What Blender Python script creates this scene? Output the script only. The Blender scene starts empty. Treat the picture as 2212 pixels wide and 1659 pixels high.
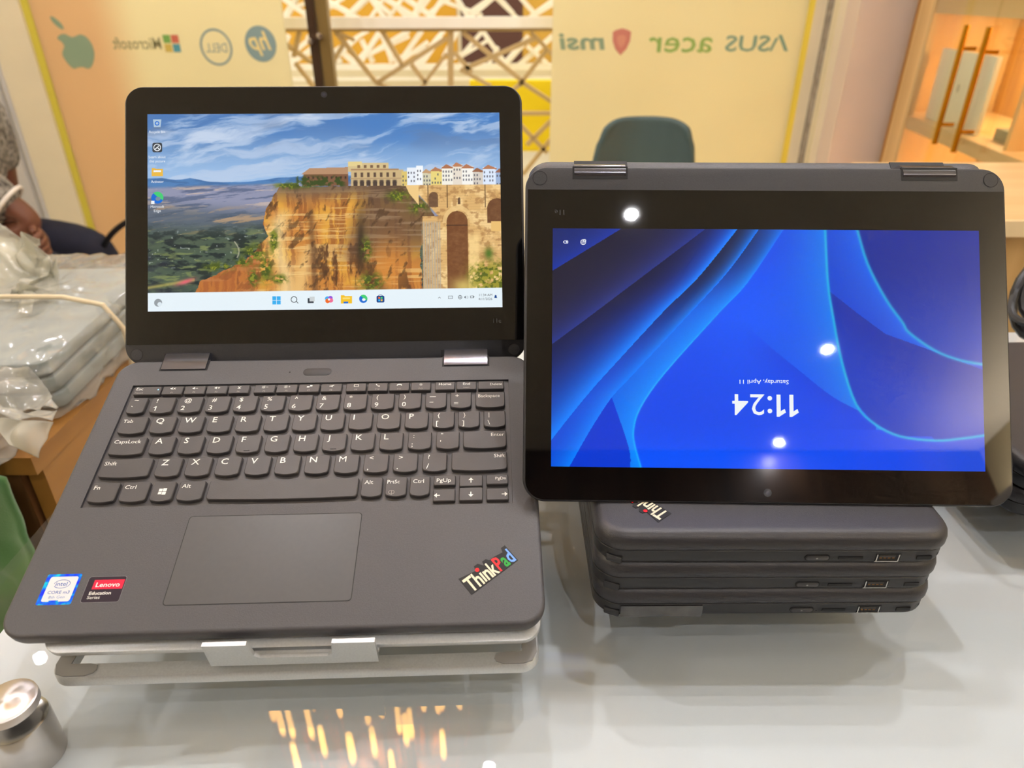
import bpy, bmesh, math, random
import numpy as np
from mathutils import Vector, Matrix, noise

# ---------------------------------------------------------------- camera, world, exposure
sc = bpy.context.scene
col = sc.collection
PITCH = 0.5092; FPX = 1518.4; CXP, CYP = 1106.0, 829.5; CAMZ = 0.328
cam_d = bpy.data.cameras.new('camera'); cam = bpy.data.objects.new('camera', cam_d); col.objects.link(cam)
cam.location = (0, 0, CAMZ); cam.rotation_euler = (math.pi/2 - PITCH, 0, 0)
cam_d.sensor_fit = 'HORIZONTAL'; cam_d.sensor_width = 36; cam_d.lens = FPX/2212*36
cam_d.clip_start = 0.01; cam_d.clip_end = 60
cam_d.dof.use_dof = True; cam_d.dof.focus_distance = 0.455; cam_d.dof.aperture_fstop = 8.5
sc.camera = cam
w = bpy.data.worlds.new('world'); sc.world = w; w.use_nodes = True
bg = w.node_tree.nodes['Background']; bg.inputs[0].default_value = (1.0, .96, .88, 1); bg.inputs[1].default_value = 2.0
sc.view_settings.view_transform = 'Standard'; sc.view_settings.look = 'None'
sc.view_settings.exposure = 0.0; sc.view_settings.gamma = 1.0; sc.view_settings.use_curve_mapping = False
cy = sc.cycles; cy.use_adaptive_sampling = True; cy.adaptive_threshold = .05; cy.adaptive_min_samples = 16; cy.max_bounces = 6; cy.diffuse_bounces = 3; cy.glossy_bounces = 2; cy.transmission_bounces = 4; cy.transparent_max_bounces = 10; cy.caustics_reflective = False; cy.caustics_refractive = False
LAMP = 2350.0          # radiance of a ceiling downlight disc

# ---------------------------------------------------------------- pixel -> ray helpers
_F = Vector((0, math.cos(PITCH), -math.sin(PITCH))); _D = Vector((0, -math.sin(PITCH), -math.cos(PITCH))); _R = Vector((1, 0, 0))
CAM = Vector((0, 0, CAMZ))
def ray(x, y): return _F + _R*((x-CXP)/FPX) + _D*((y-CYP)/FPX)
def onz(x, y, z): d = ray(x, y); return CAM + d*((z-CAMZ)/d.z)
def ony(x, y, Y): d = ray(x, y); return CAM + d*(Y/d.y)
def onx(x, y, X): d = ray(x, y); return CAM + d*(X/d.x)

# ---------------------------------------------------------------- materials
def lin(c):
    return tuple((v/255/12.92 if v/255 <= .04045 else ((v/255+.055)/1.055)**2.4) for v in c[:3])
MATS = {}
def nt_new(name):
    m = bpy.data.materials.new(name); m.use_nodes = True; nt = m.node_tree
    return m, nt, nt.nodes['Principled BSDF'], nt.nodes['Material Output']
def mat(name, rgb, rough=.5, metal=0., spec=.5, nscale=0, namt=0., bump=0., bscale=None, coat=0., sheen=0., rgb2=None, stretch=None, alpha=1., trans=0.):
    if name in MATS: return MATS[name]
    m, nt, b, out = nt_new(name)
    c = lin(rgb)
    b.inputs['Base Color'].default_value = (*c, 1); b.inputs['Roughness'].default_value = rough
    b.inputs['Metallic'].default_value = metal; b.inputs['Specular IOR Level'].default_value = spec
    b.inputs['Coat Weight'].default_value = coat; b.inputs['Sheen Weight'].default_value = sheen
    b.inputs['Alpha'].default_value = alpha; b.inputs['Transmission Weight'].default_value = trans
    if nscale or bump:
        tc = nt.nodes.new('ShaderNodeTexCoord'); mp = nt.nodes.new('ShaderNodeMapping')
        nt.links.new(tc.outputs['Object'], mp.inputs[0])
        if stretch: mp.inputs['Scale'].default_value = stretch
    if nscale:
        n = nt.nodes.new('ShaderNodeTexNoise'); n.inputs['Scale'].default_value = nscale; n.inputs['Detail'].default_value = 2
        nt.links.new(mp.outputs[0], n.inputs['Vector'])
        mx = nt.nodes.new('ShaderNodeMix'); mx.data_type = 'RGBA'
        c2 = lin(rgb2) if rgb2 else tuple(v*(1-namt) for v in c)
        mx.inputs[6].default_value = (*c2, 1); mx.inputs[7].default_value = (*c, 1)
        rp = nt.nodes.new('ShaderNodeMapRange'); rp.inputs[1].default_value = .3; rp.inputs[2].default_value = .7
        nt.links.new(n.outputs[0], rp.inputs[0]); nt.links.new(rp.outputs[0], mx.inputs[0])
        nt.links.new(mx.outputs[2], b.inputs['Base Color'])
    if bump:
        n2 = nt.nodes.new('ShaderNodeTexNoise'); n2.inputs['Scale'].default_value = bscale or nscale; n2.inputs['Detail'].default_value = 1
        nt.links.new(mp.outputs[0], n2.inputs['Vector'])
        bp = nt.nodes.new('ShaderNodeBump'); bp.inputs['Strength'].default_value = bump; bp.inputs['Distance'].default_value = .0004
        nt.links.new(n2.outputs[0], bp.inputs['Height']); nt.links.new(bp.outputs[0], b.inputs['Normal'])
    MATS[name] = m; return m
def emit(name, rgb, strength=1.0):
    if name in MATS: return MATS[name]
    m, nt, b, out = nt_new(name)
    b.inputs['Base Color'].default_value = (0, 0, 0, 1); b.inputs['Specular IOR Level'].default_value = .5; b.inputs['Roughness'].default_value = .03
    b.inputs['Emission Color'].default_value = (*lin(rgb), 1); b.inputs['Emission Strength'].default_value = strength
    if name.startswith('screen_') or name == 'key_led': m.cycles.emission_sampling = 'NONE'
    MATS[name] = m; return m
def fresnel(nt, ior):
    """mirror share of a thin sheet, the same from both sides (Schlick)"""
    g = nt.nodes.new('ShaderNodeNewGeometry'); d = nt.nodes.new('ShaderNodeVectorMath'); d.operation = 'DOT_PRODUCT'
    nt.links.new(g.outputs['Normal'], d.inputs[0]); nt.links.new(g.outputs['Incoming'], d.inputs[1])
    def mth(op, a, b):
        n = nt.nodes.new('ShaderNodeMath'); n.operation = op
        for i, v in enumerate((a, b)):
            if v is None: continue
            if isinstance(v, (int, float)): n.inputs[i].default_value = v
            else: nt.links.new(v.outputs['Value'], n.inputs[i])
        return n
    f0 = ((ior-1)/(ior+1))**2
    return mth('ADD', mth('MULTIPLY', mth('POWER', mth('SUBTRACT', 1.0, mth('ABSOLUTE', d, None)), 5.0), 1-f0), f0)
def glassy(name, tint, ior=1.5, rough=.0, film=0., filmcol=(255, 255, 255)):
    """sheet of clear glass or film: light goes straight through, each face mirrors by its Fresnel share"""
    if name in MATS: return MATS[name]
    m, nt, b, out = nt_new(name); nt.nodes.remove(b)
    fr = fresnel(nt, ior)
    t = nt.nodes.new('ShaderNodeBsdfTransparent'); t.inputs[0].default_value = (*[v**.5 for v in lin(tint)], 1)
    g = nt.nodes.new('ShaderNodeBsdfGlossy'); g.inputs['Roughness'].default_value = rough
    mx = nt.nodes.new('ShaderNodeMixShader')
    src = t
    if film:
        d = nt.nodes.new('ShaderNodeBsdfDiffuse'); d.inputs[0].default_value = (*lin(filmcol), 1)
        m2 = nt.nodes.new('ShaderNodeMixShader'); m2.inputs[0].default_value = film
        nt.links.new(t.outputs[0], m2.inputs[1]); nt.links.new(d.outputs[0], m2.inputs[2]); src = m2
    nt.links.new(fr.outputs[0], mx.inputs[0]); nt.links.new(src.outputs[0], mx.inputs[1]); nt.links.new(g.outputs[0], mx.inputs[2])
    nt.links.new(mx.outputs[0], out.inputs[0])
    MATS[name] = m; return m
def wood(name, c1, c2, axis=2, scale=14., rough=.45):
    if name in MATS: return MATS[name]
    st = [1, 1, 1]; st = [scale, scale, scale]; st[axis] = scale*.06
    m, nt, b, out = nt_new(name)
    tc = nt.nodes.new('ShaderNodeTexCoord'); mp = nt.nodes.new('ShaderNodeMapping'); mp.inputs['Scale'].default_value = st
    n = nt.nodes.new('ShaderNodeTexNoise'); n.inputs['Scale'].default_value = 1.6; n.inputs['Detail'].default_value = 6; n.inputs['Distortion'].default_value = .6
    rp = nt.nodes.new('ShaderNodeMapRange'); rp.inputs[1].default_value = .3; rp.inputs[2].default_value = .7
    mx = nt.nodes.new('ShaderNodeMix'); mx.data_type = 'RGBA'; mx.inputs[6].default_value = (*lin(c1), 1); mx.inputs[7].default_value = (*lin(c2), 1)
    nt.links.new(tc.outputs['Object'], mp.inputs[0]); nt.links.new(mp.outputs[0], n.inputs['Vector']); nt.links.new(n.outputs[0], rp.inputs[0])
    nt.links.new(rp.outputs[0], mx.inputs[0]); nt.links.new(mx.outputs[2], b.inputs['Base Color']); b.inputs['Roughness'].default_value = rough
    MATS[name] = m; return m

# ---------------------------------------------------------------- mesh builder
def rr(wd, ht, r, n=6, cx=0, cy=0):
    r = max(min(r, wd/2-1e-6, ht/2-1e-6), 1e-6); pts = []
    for sx, sy, a0 in ((1, -1, -90), (1, 1, 0), (-1, 1, 90), (-1, -1, 180)):
        for k in range(n+1):
            a = math.radians(a0+90*k/n); pts.append((cx+sx*(wd/2-r)+r*math.cos(a), cy+sy*(ht/2-r)+r*math.sin(a)))
    return pts
class MB:
    def __init__(s): s.v = []; s.f = []; s.m = []
    def add(s, vs, fs, mi=0, M=None):
        o = len(s.v)
        for p in vs:
            p = Vector(p); s.v.append(tuple(M @ p) if M else tuple(p))
        for f in fs: s.f.append([o+i for i in f]); s.m.append(mi)
        return s
    def loft(s, rings, cap=True, mi=0, M=None, closed=False):
        n = len(rings[0]); vs = [p for r in rings for p in r]; fs = []
        R = len(rings)
        for k in range(R if closed else R-1):
            a, b = k*n, ((k+1) % R)*n
            for i in range(n):
                j = (i+1) % n; fs.append([a+i, a+j, b+j, b+i])
        if cap and not closed: fs.append(list(range(n))[::-1]); fs.append([(R-1)*n+i for i in range(n)])
        return s.add(vs, fs, mi, M)
    def box(s, x0, x1, y0, y1, z0, z1, mi=0, M=None):
        v = [(x, y, z) for z in (z0, z1) for y in (y0, y1) for x in (x0, x1)]
        return s.add(v, [[0, 2, 3, 1], [4, 5, 7, 6], [0, 1, 5, 4], [2, 6, 7, 3], [0, 4, 6, 2], [1, 3, 7, 5]], mi, M)
    def slab(s, x0, x1, y0, y1, r, prof, n=6, mi=0, M=None):
        """rounded-rectangle plate lofted through prof = [(inset, z), ...] from bottom to top"""
        rings = []
        for ins, z in prof:
            rings.append([(p[0], p[1], z) for p in rr(x1-x0-2*ins, y1-y0-2*ins, r-ins, n, (x0+x1)/2, (y0+y1)/2)])
        return s.loft(rings, True, mi, M)
    def rbox(s, x0, x1, y0, y1, z0, z1, r=.001, b=.0005, mi=0, M=None, n=4):
        return s.slab(x0, x1, y0, y1, r, [(b, z0), (b*.3, z0+b*.3), (0, z0+b), (0, z1-b), (b*.3, z1-b*.3), (b, z1)], n, mi, M)
    def poly(s, pts, z=0, mi=0, M=None):
        return s.add([(p[0], p[1], z) for p in pts], [list(range(len(pts)))], mi, M)
    def prism(s, pts, z0, z1, mi=0, M=None):
        return s.loft([[(p[0], p[1], z0) for p in pts], [(p[0], p[1], z1) for p in pts]], True, mi, M)
    def cyl(s, c, r, z0, z1, n=24, mi=0, M=None, r1=None):
        r1 = r if r1 is None else r1
        return s.loft([[(c[0]+rad*math.cos(2*math.pi*k/n), c[1]+rad*math.sin(2*math.pi*k/n), z) for k in range(n)] for rad, z in ((r, z0), (r1, z1))], True, mi, M)
    def lathe(s, c, prof, n=32, mi=0, M=None):
        return s.loft([[(c[0]+rad*math.cos(2*math.pi*k/n), c[1]+rad*math.sin(2*math.pi*k/n), z) for k in range(n)] for rad, z in prof], True, mi, M)
    def tube(s, pts, r, n=8, closed=False, mi=0, M=None):
        pts = [Vector(p) for p in pts]; rings = []; N = len(pts); up = None
        for i, p in enumerate(pts):
            a = pts[(i-1) % N] if (closed or i) else p; b = pts[(i+1) % N] if (closed or i < N-1) else p
            t = (b-a).normalized()
            if up is None: up = Vector((0, 0, 1)) if abs(t.z) < .9 else Vector((1, 0, 0))
            x = t.cross(up).normalized(); up = x.cross(t).normalized()
            rad = r[i] if isinstance(r, (list, tuple)) else r
            rings.append([tuple(p + x*rad*math.cos(2*math.pi*k/n) + up*rad*math.sin(2*math.pi*k/n)) for k in range(n)])
        return s.loft(rings, True, mi, M, closed)
    def grid(s, nu, nv, fn, mi=0, M=None):
        vs = [fn(i/(nu-1), j/(nv-1)) for j in range(nv) for i in range(nu)]
        fs = [[j*nu+i, j*nu+i+1, (j+1)*nu+i+1, (j+1)*nu+i] for j in range(nv-1) for i in range(nu-1)]
        return s.add(vs, fs, mi, M)
    def mesh(s, name, mats, smooth=35):
        me = bpy.data.meshes.new(name); me.from_pydata(s.v, [], s.f)
        for m in (mats if isinstance(mats, (list, tuple)) else [mats]): me.materials.append(m)
        if any(s.m): me.polygons.foreach_set('material_index', s.m)
        bm = bmesh.new(); bm.from_mesh(me); bmesh.ops.recalc_face_normals(bm, faces=bm.faces); bm.to_mesh(me); bm.free()
        if smooth:
            me.polygons.foreach_set('use_smooth', [True]*len(me.polygons)); me.set_sharp_from_angle(angle=math.radians(smooth))
        me.update(); return me
    def build(s, name, mats, parent=None, M=None, smooth=35, **kw):
        return link(name, s.mesh(name, mats, smooth), parent, M, **kw)
WM = {}
def link(name, data, parent=None, M=None, label=None, cat=None, group=None, kind=None):
    o = bpy.data.objects.new(name, data); col.objects.link(o)
    M = M.copy() if M else Matrix.Identity(4)
    if parent is not None:
        o.parent = parent; o.matrix_basis = WM[parent.name].inverted() @ M
    else: o.matrix_basis = M
    WM[o.name] = M
    if label: o['label'] = label
    if cat: o['category'] = cat
    if group: o['group'] = group
    if kind: o['kind'] = kind
    return o
def thing(name, label, cat, M=None, group=None, kind=None):
    o = link(name, None, None, M, label, cat, group, kind); o.empty_display_size = .02; return o
def T(x, y, z): return Matrix.Translation((x, y, z))
def RZ(a): return Matrix.Rotation(a, 4, 'Z')
def RX(a): return Matrix.Rotation(a, 4, 'X')
def RY(a): return Matrix.Rotation(a, 4, 'Y')
def frame(o, x, y):
    x = Vector(x).normalized(); z = x.cross(Vector(y)).normalized(); y = z.cross(x)
    return Matrix(((x.x, y.x, z.x, o[0]), (x.y, y.y, z.y, o[1]), (x.z, y.z, z.z, o[2]), (0, 0, 0, 1)))

_tc = {}
def text(s, bold=0.):
    """flat lettering as (verts, faces), cap height 1, origin at left of baseline"""
    k = (s, bold)
    if k in _tc: return _tc[k]
    cu = bpy.data.curves.new('lettering', 'FONT'); cu.body = s; cu.size = 1/.729; cu.resolution_u = 2; cu.offset = bold; cu.fill_mode = 'FRONT'
    o = bpy.data.objects.new('lettering', cu); me = bpy.data.meshes.new_from_object(o)
    vs = [(v.co.x, v.co.y) for v in me.vertices]; fs = [list(p.vertices) for p in me.polygons]
    bpy.data.objects.remove(o); bpy.data.curves.remove(cu); bpy.data.meshes.remove(me)
    _tc[k] = (vs, fs); return _tc[k]
def put_text(mb, s, x, y, h, mi=0, align='L', bold=0., sx=1., rot=0., z=0., mirror=False, width=None, shear=0., M=None):
    vs, fs = text(s, bold)
    if not vs: return
    x0 = min(v[0] for v in vs); x1 = max(v[0] for v in vs)
    if width: sx = width/((x1-x0)*h)
    off = {'L': 0, 'C': (x1-x0)/2, 'R': (x1-x0)}[align]
    c, sn = math.cos(rot), math.sin(rot); out = []
    for vx, vy in vs:
        a = (vx-x0-off)*h*sx + shear*vy*h; b = vy*h
        if mirror: a = -a
        out.append((x+a*c-b*sn, y+a*sn+b*c, z))
    mb.add(out, fs if not mirror else [f[::-1] for f in fs], mi, M)
def ell(cx, cy, rx, ry, n=28, a0=0, a1=360, rot=0):
    c, s = math.cos(rot), math.sin(rot); o = []
    for k in range(n if a1-a0 >= 360 else n+1):
        a = math.radians(a0+(a1-a0)*k/n); x, y = rx*math.cos(a), ry*math.sin(a); o.append((cx+x*c-y*s, cy+x*s+y*c))
    return o
def ring(mb, cx, cy, rx, ry, t, z=0, mi=0, n=32, a0=0, a1=360, M=None):
    o = ell(cx, cy, rx, ry, n, a0, a1); i = ell(cx, cy, rx-t, ry-t, n, a0, a1); N = len(o); full = a1-a0 >= 360
    mb.add([(p[0], p[1], z) for p in o+i], [[k, (k+1) % N, N+(k+1) % N, N+k] for k in range(N if full else N-1)], mi, M)
random.seed(4)

# ---------------------------------------------------------------- common materials
M_BLACK = mat('black_plastic', (76, 75, 78), .47, spec=.5, nscale=900, namt=.12, bump=.25, bscale=1500)
M_LIDP = mat('black_lid_plastic', (48, 48, 51), .5, nscale=700, namt=.12, bump=.2, bscale=1500)
M_KEY = mat('key_plastic', (72, 69, 69), .42, nscale=60, namt=.12, bump=.1, bscale=1500)
M_TRAY = mat('keyboard_tray_plastic', (80, 77, 77), .42, nscale=300, namt=.1)
M_DARK = mat('dark_recess', (9, 9, 10), .6)
M_GLASSB = mat('black_screen_glass', (6, 6, 7), .018, spec=.85)
M_HINGE = mat('dark_chrome', (120, 120, 128), .18, metal=.8)
M_WHITE = mat('legend_white', (238, 236, 228), .5)
M_PAD = mat('touchpad_plastic', (80, 79, 80), .36, nscale=300, namt=.05)
M_ALU = mat('brushed_aluminium', (214, 216, 215), .34, metal=.5, nscale=900, namt=.1, bump=.15, bscale=2500)
M_RUB = mat('grey_rubber', (136, 134, 131), .7)
M_STEEL = mat('polished_steel', (205, 200, 196), .17, metal=1., nscale=40, namt=.15, stretch=(1, 1, 1))
# ================================================================ the room
FL = -.86; CE = 1.75; GY = 3.2
M_CREAM = mat('cream_wall_paint', (236, 224, 190), .7, nscale=6, namt=.05)
M_PINK = mat('pale_wall_paint', (226, 206, 190), .6, nscale=4, namt=.05)
M_FLOOR = mat('floor_tile', (214, 207, 194), .3, nscale=5, namt=.1)
M_CEIL = mat('ceiling_paint', (226, 222, 214), .8, nscale=3, namt=.04)
M_BROWN = wood('dark_brown_panelling', (46, 32, 24), (84, 62, 46), 2, 9)
def struct(name, mb, m, label, cat='wall', parent=None, smooth=0):
    return mb.build(name, m, parent, None, smooth, label=label, cat=cat, kind='structure')
fl = struct('floor', MB().box(-2.45, 2.3, -2.5, 3.6, FL-.05, FL-.004), mat('tile_grout', (150, 144, 134), .7), 'pale stone tile floor of the shop', 'floor')
for i in range(8):
    for j in range(10):
        x0 = -2.45+i*.6; y0 = -2.5+j*.6
        MB().box(x0+.002, min(x0+.598, 2.3), y0+.002, min(y0+.598, 3.6), FL-.01, FL).build('floor_tile', M_FLOOR, fl, smooth=0)
struct('ceiling', MB().box(-2.45, 2.3, -2.5, 3.25, CE, CE+.06), M_CEIL, 'flat off-white ceiling of the shop', 'ceiling')
struct('wall_back', MB().box(-2.45, 2.3, -2.56, -2.5, FL, CE), M_BROWN, 'dark brown panelled wall at the rear of the shop')
struct('wall_left', MB().box(-2.5, -2.45, -2.5, 3.25, FL, CE), M_CREAM, 'plain cream side wall left of the seated person')
struct('wall_right', MB().box(2.3, 2.36, -2.5, 3.25, FL, CE), M_CREAM, 'plain cream side wall behind the wooden showcase')
struct('wall_front', MB().box(-2.45, -1.965, GY-.02, GY+.1, FL, CE), M_CREAM, 'cream wall section left of the frosted logo panel')
tr = MB().box(-2.2, -2.14, GY-.055, GY-.02, FL, CE).box(-2.13, -2.115, GY-.03, GY-.02, FL, CE)
struct('trim_1', tr, mat('grey_white_trunking', (206, 204, 198), .5), 'whitish cable trunking running up the cream wall', 'trim')
struct('wall_corner', MB().box(1.215, 1.36, GY-.005, GY+.1, FL, CE), M_CREAM, 'narrow cream wall strip right of the frosted logo panel')
struct('trim_2', MB().box(1.262, 1.29, GY-.04, GY-.005, FL, CE), mat('rough_grey_mortar', (176, 164, 146), .9, nscale=40, namt=.4, bump=1., bscale=60), 'rough grey joint between cream wall and pale column', 'trim')
struct('wall_pier', MB().box(1.275, 1.5, 3.1, 3.2, FL, CE), M_CREAM, 'slim cream pier beside the pale column')
struct('wall_column', MB().box(1.3025, 2.3, 2.98, 3.1, FL, CE), M_PINK, 'pale pinkish column face left of the wooden showcase')
struct('wall_header', MB().box(-1.965, 1.215, GY-.02, GY+.1, 1.45, CE), M_CREAM, 'cream wall band above the shop door')

# frosted panels: milky yellow film, lets daylight through
def frosted(name, orange):
    m, nt, b, out = nt_new(name); nt.nodes.remove(b)
    tc = nt.nodes.new('ShaderNodeTexCoord'); sp = nt.nodes.new('ShaderNodeSeparateXYZ'); nt.links.new(tc.outputs['Object'], sp.inputs[0])
    rp = nt.nodes.new('ShaderNodeMapRange'); rp.interpolation_type = 'SMOOTHSTEP'; rp.inputs[1].default_value = -1.72; rp.inputs[2].default_value = -1.5
    mx = nt.nodes.new('ShaderNodeMix'); mx.data_type = 'RGBA'; mx.inputs[6].default_value = (*lin((242, 212, 166)), 1); mx.inputs[7].default_value = (*lin((252, 244, 206)), 1)
    if orange: nt.links.new(sp.outputs[0], rp.inputs[0]); nt.links.new(rp.outputs[0], mx.inputs[0])
    else: mx.inputs[0].default_value = 1
    d = nt.nodes.new('ShaderNodeBsdfDiffuse'); t = nt.nodes.new('ShaderNodeBsdfTranslucent'); g = nt.nodes.new('ShaderNodeBsdfGlossy'); g.inputs['Roughness'].default_value = .25
    nt.links.new(mx.outputs[2], d.inputs[0]); nt.links.new(mx.outputs[2], t.inputs[0])
    a = nt.nodes.new('ShaderNodeMixShader'); a.inputs[0].default_value = .5; nt.links.new(d.outputs[0], a.inputs[1]); nt.links.new(t.outputs[0], a.inputs[2])
    c = nt.nodes.new('ShaderNodeMixShader'); fr = fresnel(nt, 1.45); nt.links.new(fr.outputs[0], c.inputs[0]); nt.links.new(a.outputs[0], c.inputs[1]); nt.links.new(g.outputs[0], c.inputs[2])
    nt.links.new(c.outputs[0], out.inputs[0]); return m
M_STRIP = mat('yellow_green_film_edge', (214, 200, 70), .5)
M_STRIP2 = mat('bright_yellow_film_edge', (244, 220, 80), .5)
M_LOGO = mat('teal_grey_vinyl', (140, 164, 134), .5); M_LOGOB = mat('steel_blue_vinyl', (132, 158, 158), .5)
M_FILM = mat('pale_yellow_film', (240, 222, 150), .5)
w1 = struct('window_1', MB().box(-1.935, -.925, GY, GY+.012, FL, 1.45), frosted('frosted_film_left', True), 'frosted yellow glass panel with mirrored logos, left of the door', 'window')
w2 = struct('window_2', MB().box(.165, 1.19, GY, GY+.012, FL, 1.45), frosted('frosted_film_right', False), 'frosted yellow glass panel with mirrored logos, behind the teal chair', 'window')
MB().box(-1.965, -1.935, GY-.004, GY+.014, FL, 1.45).build('edge_strip', M_STRIP, w1, smooth=0)
MB().box(1.19, 1.215, GY-.004, GY+.014, FL, 1.45).build('edge_strip', M_STRIP2, w2, smooth=0)
# print on the far side of the glass, so it reads backwards from inside; local x to the right, y up, z to the room
def onpanel(px, py): p = ony(px, py, GY-.0015); return frame(p, (1, 0, 0), (0, 0, 1))
SC = 1/534.
def logo(name, mb, mats, par, px, py, label=None): mb.build(name, mats, par, onpanel(px, py), smooth=0, label=label)
# bitten fruit silhouette with leaf (mirrored: bite and leaf to the left)
pts = [(-.2, -.93), (-.38, -.98), (-.58, -.8), (-.74, -.42), (-.72, -.2), (-.6, 0), (-.55, .12), (-.62, .3), (-.78, .46), (-.6, .62), (-.36, .66), (-.1, .52), (.1, .55), (.36, .64), (.62, .52), (.78, .2), (.8, -.2), (.66, -.62), (.45, -.92), (.26, -.98), (.06, -.9)]
sm = []
for i in range(len(pts)):
    a, b, c, d = [Vector(pts[(i+k) % len(pts)]) for k in (-1, 0, 1, 2)]
    for t in (0, .33, .66): sm.append(tuple(.5*((2*b)+(c-a)*t+(2*a-5*b+4*c-d)*t*t+(3*b-3*c+d-a)*t**3)))
mb = MB(); mb.poly([(x*46*SC, y*42*SC-.012) for x, y in sm]); mb.poly(ell(-27*SC, 43*SC, 16*SC, 6*SC, 20, rot=-.85))
logo('fruit_emblem', mb, M_LOGO, w1, 163, 97)
mb = MB()
for (x, y, k) in ((-1, 1, 0), (1, 1, 1), (-1, -1, 2), (1, -1, 3)): mb.box(x*9*SC-8*SC, x*9*SC+8*SC, y*9*SC-8*SC, y*9*SC+8*SC, 0, .0004, k)
logo('window_emblem', mb, [mat('vinyl_green', (120, 172, 84), .5), mat('vinyl_red', (206, 108, 84), .5), mat('vinyl_yellow', (212, 186, 90), .5), mat('vinyl_blue', (84, 158, 170), .5)], w1, 371, 94)
mb = MB(); put_text(mb, 'Microsoft', 0, -8*SC, 24*SC, 0, 'C', .02, mirror=True, width=106*SC); logo('lettering', mb, mat('grey_vinyl', (168, 164, 118), .5), w1, 296, 97)
mb = MB(); ring(mb, 0, 0, 35*SC, 37*SC, 4.5*SC); put_text(mb, 'DELL', 0, -10*SC, 19*SC, 0, 'C', .0, mirror=True, width=47*SC); logo('ring_emblem', mb, M_LOGOB, w1, 467, 102)
mb = MB(); mb.poly(ell(0, 0, 34*SC, 36*SC, 32)); put_text(mb, 'hp', 0, -11*SC, 38*SC, 1, 'C', .025, mirror=True, width=44*SC, shear=.3, z=-.0006); put_text(mb, 'hp', 0, -11*SC, 38*SC, 1, 'C', .025, mirror=True, width=44*SC, shear=.3, z=.0005)
logo('disc_emblem', mb, [M_LOGOB, M_FILM], w1, 563, 95)
mb = MB(); put_text(mb, 'msi', 0, -13*SC, 34*SC, 0, 'C', .035, mirror=True, width=97*SC, shear=.18); logo('lettering', mb, M_LOGO, w2, 1259, 92)
mb = MB(); sh = [(0, 27), (12, 24), (20, 20), (19, 2), (12, -14), (0, -26), (-12, -14), (-19, 2), (-20, 20), (-12, 24)]; mb.poly([(x*SC, y*SC) for x, y in sh])
mb.poly([(x*SC*.5, y*SC*.5+.002) for x, y in sh], .0005, 1); logo('shield_emblem', mb, [mat('vinyl_shield_red', (202, 128, 112), .5), mat('vinyl_shield_pink', (216, 150, 124), .5)], w2, 1342, 91)
mb = MB(); put_text(mb, 'acer', 0, -17*SC, 46*SC, 0, 'C', .012, mirror=True, width=140*SC); logo('lettering', mb, mat('vinyl_acid_green', (148, 184, 96), .5), w2, 1470, 94)
mb = MB()
put_text(mb, 'SUS', -17*SC, -16*SC, 32*SC, 0, 'C', .02, mirror=True, width=98*SC)
mb.add([(x*SC, y*SC, 0) for x, y in ((47, 16), (55, 16), (74, -16), (66, -16), (47, 16), (49, 11), (38, -16), (32, -16), (42, 10))], [[0, 1, 2, 3], [8, 5, 6, 7]])
logo('lettering', mb, mat('vinyl_teal_blue', (128, 166, 146), .5), w2, 1632, 93)

# door post between the left panel and the opening
p = thing('door_post', 'bronze metal door post with round fixings between panel and lattice', 'post', T(-.79, GY, FL), kind='structure')
X0 = ony(661, 0, GY).x; X1 = ony(706, 0, GY).x
MB().box(X0, X0+.034, GY-.03, GY+.03, FL, 1.45).build('post', mat('dark_bronze', (84, 66, 52), .3, metal=.6), p, smooth=0)
MB().box(X0+.038, X1, GY-.02, GY+.03, FL, 1.45).build('rail', mat('light_bronze', (150, 128, 80), .3, metal=.6), p, smooth=0)
for px, py in ((672, 90), (691, 78)):
    q = ony(px, py, GY-.035); MB().lathe((0, 0), [(.001, -.012), (.012, -.01), (.014, .0), (.012, .012), (.001, .014)], 16).build('fixing', mat('fixing_steel', (190, 180, 170), .25, metal=1.), p, frame(q, (1, 0, 0), (0, 0, 1)))

# ---------------- lattice screens in the mall beyond the door
def Z2(x, y): return (580+x/3.456, y/3.456)
def bar(name, a, b, wd, Y, th, m, par):
    A = ony(*a, Y); B = ony(*b, Y); d = B-A; L = d.length
    Mx = frame((A+B)/2, d, (0, 1, 0))
    MB().box(-L/2, L/2, -th/2, th/2, -wd/2, wd/2).build(name, m, par, Mx, smooth=0)
M_LAT = mat('shaded_lattice_tan', (198, 170, 118), .6); M_LATW = mat('white_lattice_paint', (255, 250, 236), .6)  # the tan puts the near lattice's shadow into its colour
Yn = 3.6
la = thing('lattice_screen', 'tan random-lattice screen with a white top rail, nearest beyond the door', 'screen', T(-.4, Yn, FL))
bar('top_rail', Z2(60, 170), Z2(2160, 165), .045, Yn-.02, .06, M_LATW, la)
bar('top_rail_shadow', Z2(60, 216), Z2(2160, 212), .022, Yn, .04, M_LAT, la)  # tan strip standing in for the shadow beneath the top rail
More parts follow.
